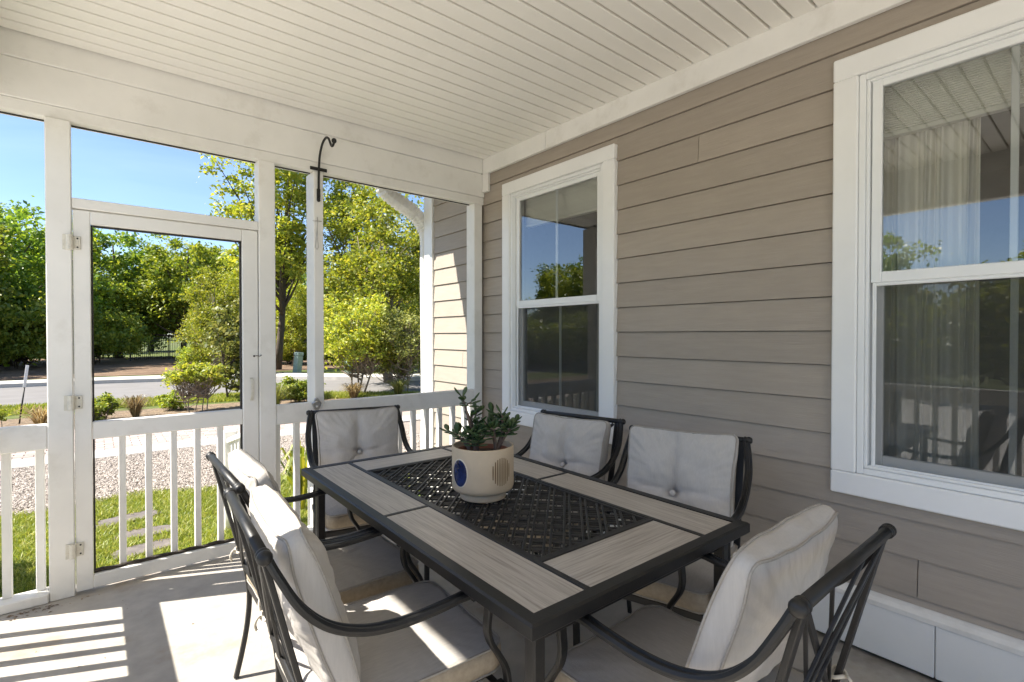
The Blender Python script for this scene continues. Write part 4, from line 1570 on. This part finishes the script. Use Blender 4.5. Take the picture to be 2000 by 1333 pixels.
T_D = make_tree('small', 3.1, [((0, 0, 2.1), (1.05, 1.05, .85)), ((-.4, 0, 1.3), (1.0, .9, .55)), ((.45, 0, 1.4), (.9, .9, .6))], 170, 75, .17, .075, 'leaf_bright', 'bark_pale', 25, .06, .15, 30, 4, .3)
T_E = make_tree('olive', 2.6, [((0, 0, 1.6), (1.1, 1.0, .85)), ((.5, 0, .9), (.9, .9, .45))], 120, 70, .19, .075, 'leaf_olive', 'bark_pale', 26, .05, .1, 36, 5, .3)
T_H = make_tree('hedge', 1.3, [((0, 0, .72), (1.2, .95, .52)), ((.5, .1, .6), (.8, .8, .5)), ((-.5, -.1, .6), (.8, .8, .5))], 190, 70, .15, .07, 'leaf_mid', 'bark', 27, .03, .1, 10, 4, .5)
T_S = make_tree('spread', 1.0, [((0, 0, .82), (.52, .5, .16)), ((-.28, 0, .66), (.30, .3, .13)), ((.30, .05, .62), (.28, .3, .13))], 70, 60, .085, .055, 'leaf_bright', 'bark_pale', 28, .03, .1, 26, 5, .2)
T_M = make_tree('broad', 2.5, [((0, 0, 1.5), (.62, .6, .95)), ((.1, 0, .7), (.6, .6, .5))], 100, 48, .17, .10, 'leaf_olive', 'bark', 29, .04, .1, 16, 2, .3)
T_L = make_tree('low', .6, [((0, 0, .32), (.34, .34, .26))], 60, 50, .07, .05, 'leaf_mid', 'bark', 30, .02, .1, 6, 3, .4)

G1 = 'trees across the road'
Z = GZ - .02
plant('shade_tree', T_A, (-3.6, 36.0, Z), .4, 1.0, 'dark green tree across the road seen left of the door post', 'tree', G1)
plant('shade_tree', T_A2, (-5.6, 31.0, Z), 1.9, .92, 'mid green tree across the road at the left edge of the photo', 'tree', G1)
plant('shade_tree', T_A, (1.2, 44.0, Z), 2.6, 1.08, 'dense dark tree seen through the left half of the screen door', 'tree', G1)
plant('shade_tree', T_A2, (4.5, 40.0, Z), .2, 1.05, 'dark spreading tree with bare inner limbs seen through the middle of the door', 'tree', G1)
plant('shade_tree', T_A2, (8.6, 44.5, Z), 4.4, 1.0, 'tree behind the black fence seen at the right of the door', 'tree', G1)
plant('shade_tree', T_A, (13.2, 43.0, Z), 3.3, .95, 'dark tree behind the fence seen between the two thin posts', 'tree', G1)
plant('shade_tree', T_A2, (18.5, 44.0, Z), 5.1, 1.05, 'tree behind the fence seen just right of the thin post', 'tree', G1)
plant('tall_tree', T_B, (6.3, 24.6, Z), 3.5, 1.0, 'tall open tree with thin leafy limbs against the sky above the door', 'tree')
plant('tall_tree', T_B, (9.6, 23.0, Z), 1.0, .80, 'open leafy tree behind the bright tree, right of the plant hanger', 'tree')
plant('bright_tree', T_C, (7.7, 15.6, Z), .6, 1.0, 'large yellow-green tree beside the house corner and downspout', 'tree')
plant('bright_tree', T_C, (3.75, 23.2, Z), 2.0, .66, 'yellow-green young tree seen at the right side of the door opening', 'tree')
plant('bright_tree', T_C, (8.0, 28.0, Z), 4.0, .70, 'rounded light green tree across the road seen between the thin posts', 'tree')
plant('small_tree', T_D, (5.35, 12.9, Z), .5, .95, 'small multi-stemmed green tree in the bed right of the thin post', 'tree')
plant('twiggy_shrub', T_E, (6.55, 12.7, Z), 1.2, .95, 'olive twiggy shrub in the bed beside the house corner', 'shrub')
plant('broadleaf_shrub', T_M, (2.72, 14.0, Z), .3, .98, 'tall narrow olive shrub at the right edge of the door opening', 'shrub')
plant('clipped_shrub', T_H, (4.35, 29.6, Z), 0, 1.0, 'rounded clipped shrub across the road seen through the door', 'shrub')
for i, (x, y_) in enumerate(((8.2, 29.0), (10.3, 27.8), (12.5, 26.5))):
    plant('clipped_shrub', T_H, (x, y_, Z), i * 1.1, .95, ['dark clipped shrub across the road, left one between the thin posts', 'dark clipped shrub across the road just behind the thin post', 'dark clipped shrub across the road right of the thin post'][i], 'shrub', 'clipped shrubs across the road')
plant('spreading_shrub', T_S, (1.62, 12.35, Z), .3, 1.0, 'yellow-green flat-topped shrub in the mulch bed outside the door', 'shrub')
plant('low_shrub', T_L, (.0, 12.0, Z), 0, .9, 'low green shrub in the bed at the left edge of the door opening', 'shrub')
plant('low_shrub', T_L, (1.25, 12.8, Z), 1, .75, 'small green shrub beside the flat-topped shrub', 'shrub')
plant('low_shrub', T_L, (-1.55, 11.6, Z), 2, 1.0, 'low green shrub at the left edge of the photo', 'shrub')
plant('low_shrub', T_L, (3.62, 12.4, Z), 2.5, 1.1, 'low green shrub seen at the left thin post above the rail', 'shrub')
plant('low_shrub', T_L, (4.1, 12.9, Z), .5, .9, 'low green shrub right behind the thin post above the rail', 'shrub')
plant('low_shrub', T_L, (-1.35, 4.45, Z), .5, 2.0, 'shrub beside the porch corner left of the photo, casting shade on the lawn', 'shrub')
wood = [(-8.5, 33.0, 1.0, 'left part of the wood, outside the left edge of the photo'), (-1.3, 41.0, 1.05, 'dark tree in the wood behind the tree left of the door post'), (-6.5, 41.0, 1.1, 'tree deep in the wood at the left edge of the photo'),
        (6.4, 47.0, 1.1, 'tall tree in the wood behind the middle of the door opening'), (11.0, 49.0, 1.1, 'tree in the wood behind the right part of the door opening'), (-9.5, 27.5, .95, 'tree across the road shading the pine straw, left of the photo')]
for i, (x, y_, a, lab) in enumerate(wood):
    plant('shade_tree', T_A2 if i % 2 else T_A, (x, y_, Z), i * 2.3 + .4, a, lab if 'tree' in lab else 'tree in the ' + lab, 'tree', G1)
plant('bright_tree', T_C, (10.4, 18.8, Z), 3.0, 1.02, 'yellow-green tree filling the gap behind the large one by the downspout', 'tree')
plant('bright_tree', T_C, (5.6, 31.5, Z), 1.0, .78, 'yellow-green tree in front of the fence at the right of the door', 'tree')
for i, (x, y_, a, b) in enumerate(((-5.2, 31.5, 2.2, 2.6), (-2.9, 33.5, 2.3, 2.9), (-.2, 36.0, 2.0, 2.7), (13.6, 34.5, 2.2, 2.4))):
    plant('evergreen_shrub', T_H, (x, y_, Z), i * 1.7, (a, a, b), ['big dark evergreen shrub across the road at the left edge of the photo', 'big dark evergreen shrub across the road just left of the door post',
          'tall dark evergreen shrub at the left end of the fence, seen through the door', 'big dark shrub across the road seen right of the thin post'][i], 'shrub', 'large shrubs across the road')
# trees farther back, and on the open side (seen in the window reflections)
far = [(-4, 56), (4, 60), (10, 58), (16, 56), (22, 50), (27, 44)]
ords = ['first', 'second', 'third', 'fourth', 'fifth', 'sixth']
for i, (x, y_) in enumerate(far):
    plant('shade_tree', T_A if i % 2 else T_A2, (x, y_, Z), i * 1.3, 1.05 + .1 * (i % 3), ords[i] + ' tree from the left in the farthest row behind the fence', 'tree', 'background tree row')
side = [(-16, 6), (-19, 11), (-22, 17), (-18, 22), (-24, 28), (-15, 29), (-20, 1), (-23, -5)]
for i, (x, y_) in enumerate(side):
    plant('shade_tree', T_A2 if i % 2 else T_A, (x, y_, Z), i * 1.9, [.62, .7, .8, .75, .9, .7, .62, .7][i], 'tree on the open side of the porch, only seen reflected in the windows', 'tree', 'reflected trees')

for i in range(10):
    plant('evergreen_shrub', T_H, (-13.0 - 1.5 * (i % 2), -8.0 + i * 4.4, Z), i * 2.1, (2.6, 2.6, 2.0 + .35 * (i % 3)), 'big shrub on the open side of the porch, only seen reflected in the windows', 'shrub', 'reflected shrubs')
# ornamental grass tufts and strap-leaf plants
def tuft(name, loc, n, h, spread, w, mat, seed, label, cat, droop=.6):
    g = np.random.default_rng(seed)
    mb = MB()
    for i in range(n):
        a = g.uniform(0, 6.28)
        r = g.uniform(.1, 1) * spread
        hh = h * g.uniform(.6, 1.1)
        d = V3(math.cos(a), math.sin(a), 0)
        s = V3(-math.sin(a), math.cos(a), 0) * w
        p = [d * r * .12, d * r * .35 + V3(0, 0, hh * .6), d * r * .75 + V3(0, 0, hh * .95), d * r * 1.15 + V3(0, 0, hh * (1 - droop * r / spread * .5))]
        vs_ = []
        for q, f in zip(p, (1, 1, .8, .1)):
            vs_ += [q - s * f, q + s * f]
        mb.add(vs_, [[0, 1, 3, 2], [2, 3, 5, 4], [4, 5, 7, 6]])
    o = mb.build(name, mat)
    o.location = loc
    tag(o, label, cat)
    return o
tuft('grass_tuft', (.58, 12.15, Z), 260, .42, .38, .006, 'straw_grass', 41, 'dry straw-coloured grass tuft in the mulch bed outside the door', 'grass tuft')
tuft('grass_tuft', (-.75, 11.9, Z), 180, .36, .5, .006, 'straw_grass', 42, 'dry grass tuft in the bed at far left beside the white marker', 'grass tuft')
tuft('grass_tuft', (4.95, 12.2, Z), 300, .40, .45, .007, 'straw_grass', 43, 'dry golden grass tuft in the bed right of the thin post', 'grass tuft')
tuft('grass_tuft', (3.05, 11.9, Z), 240, .5, .45, .006, 'leaf_olive', 44, 'dark green grass tuft in the bed just right of the door', 'grass tuft')
tuft('grass_tuft', (6.0, 11.9, Z), 240, .45, .5, .006, 'leaf_olive', 45, 'olive grass tuft in the bed under the bright tree', 'grass tuft')
tuft('strap_leaf_plant', (1.42, 4.72, GZ), 46, .62, .34, .016, 'leaf_bright', 46, 'bright green strap-leaved plant outside the railing behind the thin post', 'plant')
tuft('strap_leaf_plant', (1.95, 4.35, GZ), 60, .40, .34, .015, 'leaf_mid', 47, 'low green strap-leaved plant outside the railing behind the far chair', 'plant')
tuft('strap_leaf_plant', (2.20, 5.6, GZ), 120, .5, .5, .010, 'straw_grass', 48, 'dry golden leafy clump outside the railing near the house corner', 'plant')

# ------------------------------------------------------------------ fence and small things outside
def fence(name, p0, p1, label, ph=1.45):
    L_ = math.dist(p0, p1)
    a = math.atan2(p1[1] - p0[1], p1[0] - p0[0])
    f = empty(name, (p0[0], p0[1], Z), a)
    n = int(L_ / 2.4)
    for i in range(n + 1):
        m2 = MB(); m2.box(i * 2.4 - .03, i * 2.4 + .03, -.03, .03, 0, ph + .08, .004); m2.build('post', 'iron', f)
    for z in (.18, ph - .22, ph - .04):
        m2 = MB(); m2.box(.03, n * 2.4 - .03, -.015, .015, z - .018, z + .018, .002); m2.build('rail', 'iron', f)
    m2 = MB()
    x = .12
    while x < n * 2.4:
        if abs((x % 2.4)) > .06:
            m2.box(x - .009, x + .009, -.009, .009, .06, ph, .001)
        x += .12
    o = m2.build('pickets', 'iron', f)
    o['kind'] = 'stuff'
    tag(f, label, 'fence')
fence('iron_fence', (1.6, 38.5), (10.0, 43.5), 'black iron picket fence under the trees seen through the door')
fence('iron_fence', (10.4, 43.6), (26.0, 35.0), 'black iron picket fence across the road seen right of the door')
m2 = MB()
for (z0, z1) in ((0, .0),):
    m2.prism([(-.016, -.006), (.016, -.006), (.018, 0), (.016, .006), (-.016, .006), (-.018, 0)], 2, 0, .42)
mk = empty('driveway_marker', (-1.075, 12.55, Z))
mk.rotation_euler = (R(-3), R(6), 0)
m2 = MB(); m2.tube([(0, 0, -.1), (0, 0, .66)], .012, 8); m2.build('stake', 'iron', mk, True)
m2 = MB(); m2.box(-.022, .022, -.008, .008, .66, 1.06, .004); m2.build('reflector', 'marker', mk)
tag(mk, 'leaning thin stake with white reflector in the bed at far left', 'marker')
def utility(loc, w, h, label, lean=0):
    m2 = MB()
    m2.box(-w / 2, w / 2, -w / 2, w / 2, -.05, h * .82, .02)
    m2.box(-w * .56, w * .56, -w * .56, w * .56, h * .82, h, .03)
    o = m2.build('utility_pedestal', 'utility')
    o.location = loc
    o.rotation_euler = (0, lean, .4)
    tag(o, label, 'utility box')
utility((6.35, 21.6, Z), .26, .9, 'pale green utility pedestal across the road between the thin posts', .12)
utility((8.2, 20.6, Z), .34, 1.0, 'pale green utility pedestal across the road right of the thin post', -.1)

g = np.random.default_rng(77)
lit = MB()
for i in range(70):
    x, y_ = -.33 + abs(g.normal(0, .10)), 3.345 - abs(g.normal(0, .035))
    if i > 50:
        x, y_ = g.uniform(-.3, .9), g.uniform(2.6, 3.34)
    a, L_ = g.uniform(0, 6.28), g.uniform(.004, .014) * (.6 if i > 50 else 1)
    c_, s_ = math.cos(a), math.sin(a)
    w = L_ * g.uniform(.2, .5)
    lit.add([(x - c_ * L_, y_ - s_ * L_, .0015), (x - s_ * w, y_ + c_ * w, .003), (x + c_ * L_, y_ + s_ * L_, .0015), (x + s_ * w, y_ - c_ * w, .0045)], [[0, 3, 2, 1]])
tag(lit.build('leaf_litter', 'mulch'), 'bits of dry leaf litter on the porch floor by the railing', 'leaf litter', kind='stuff')
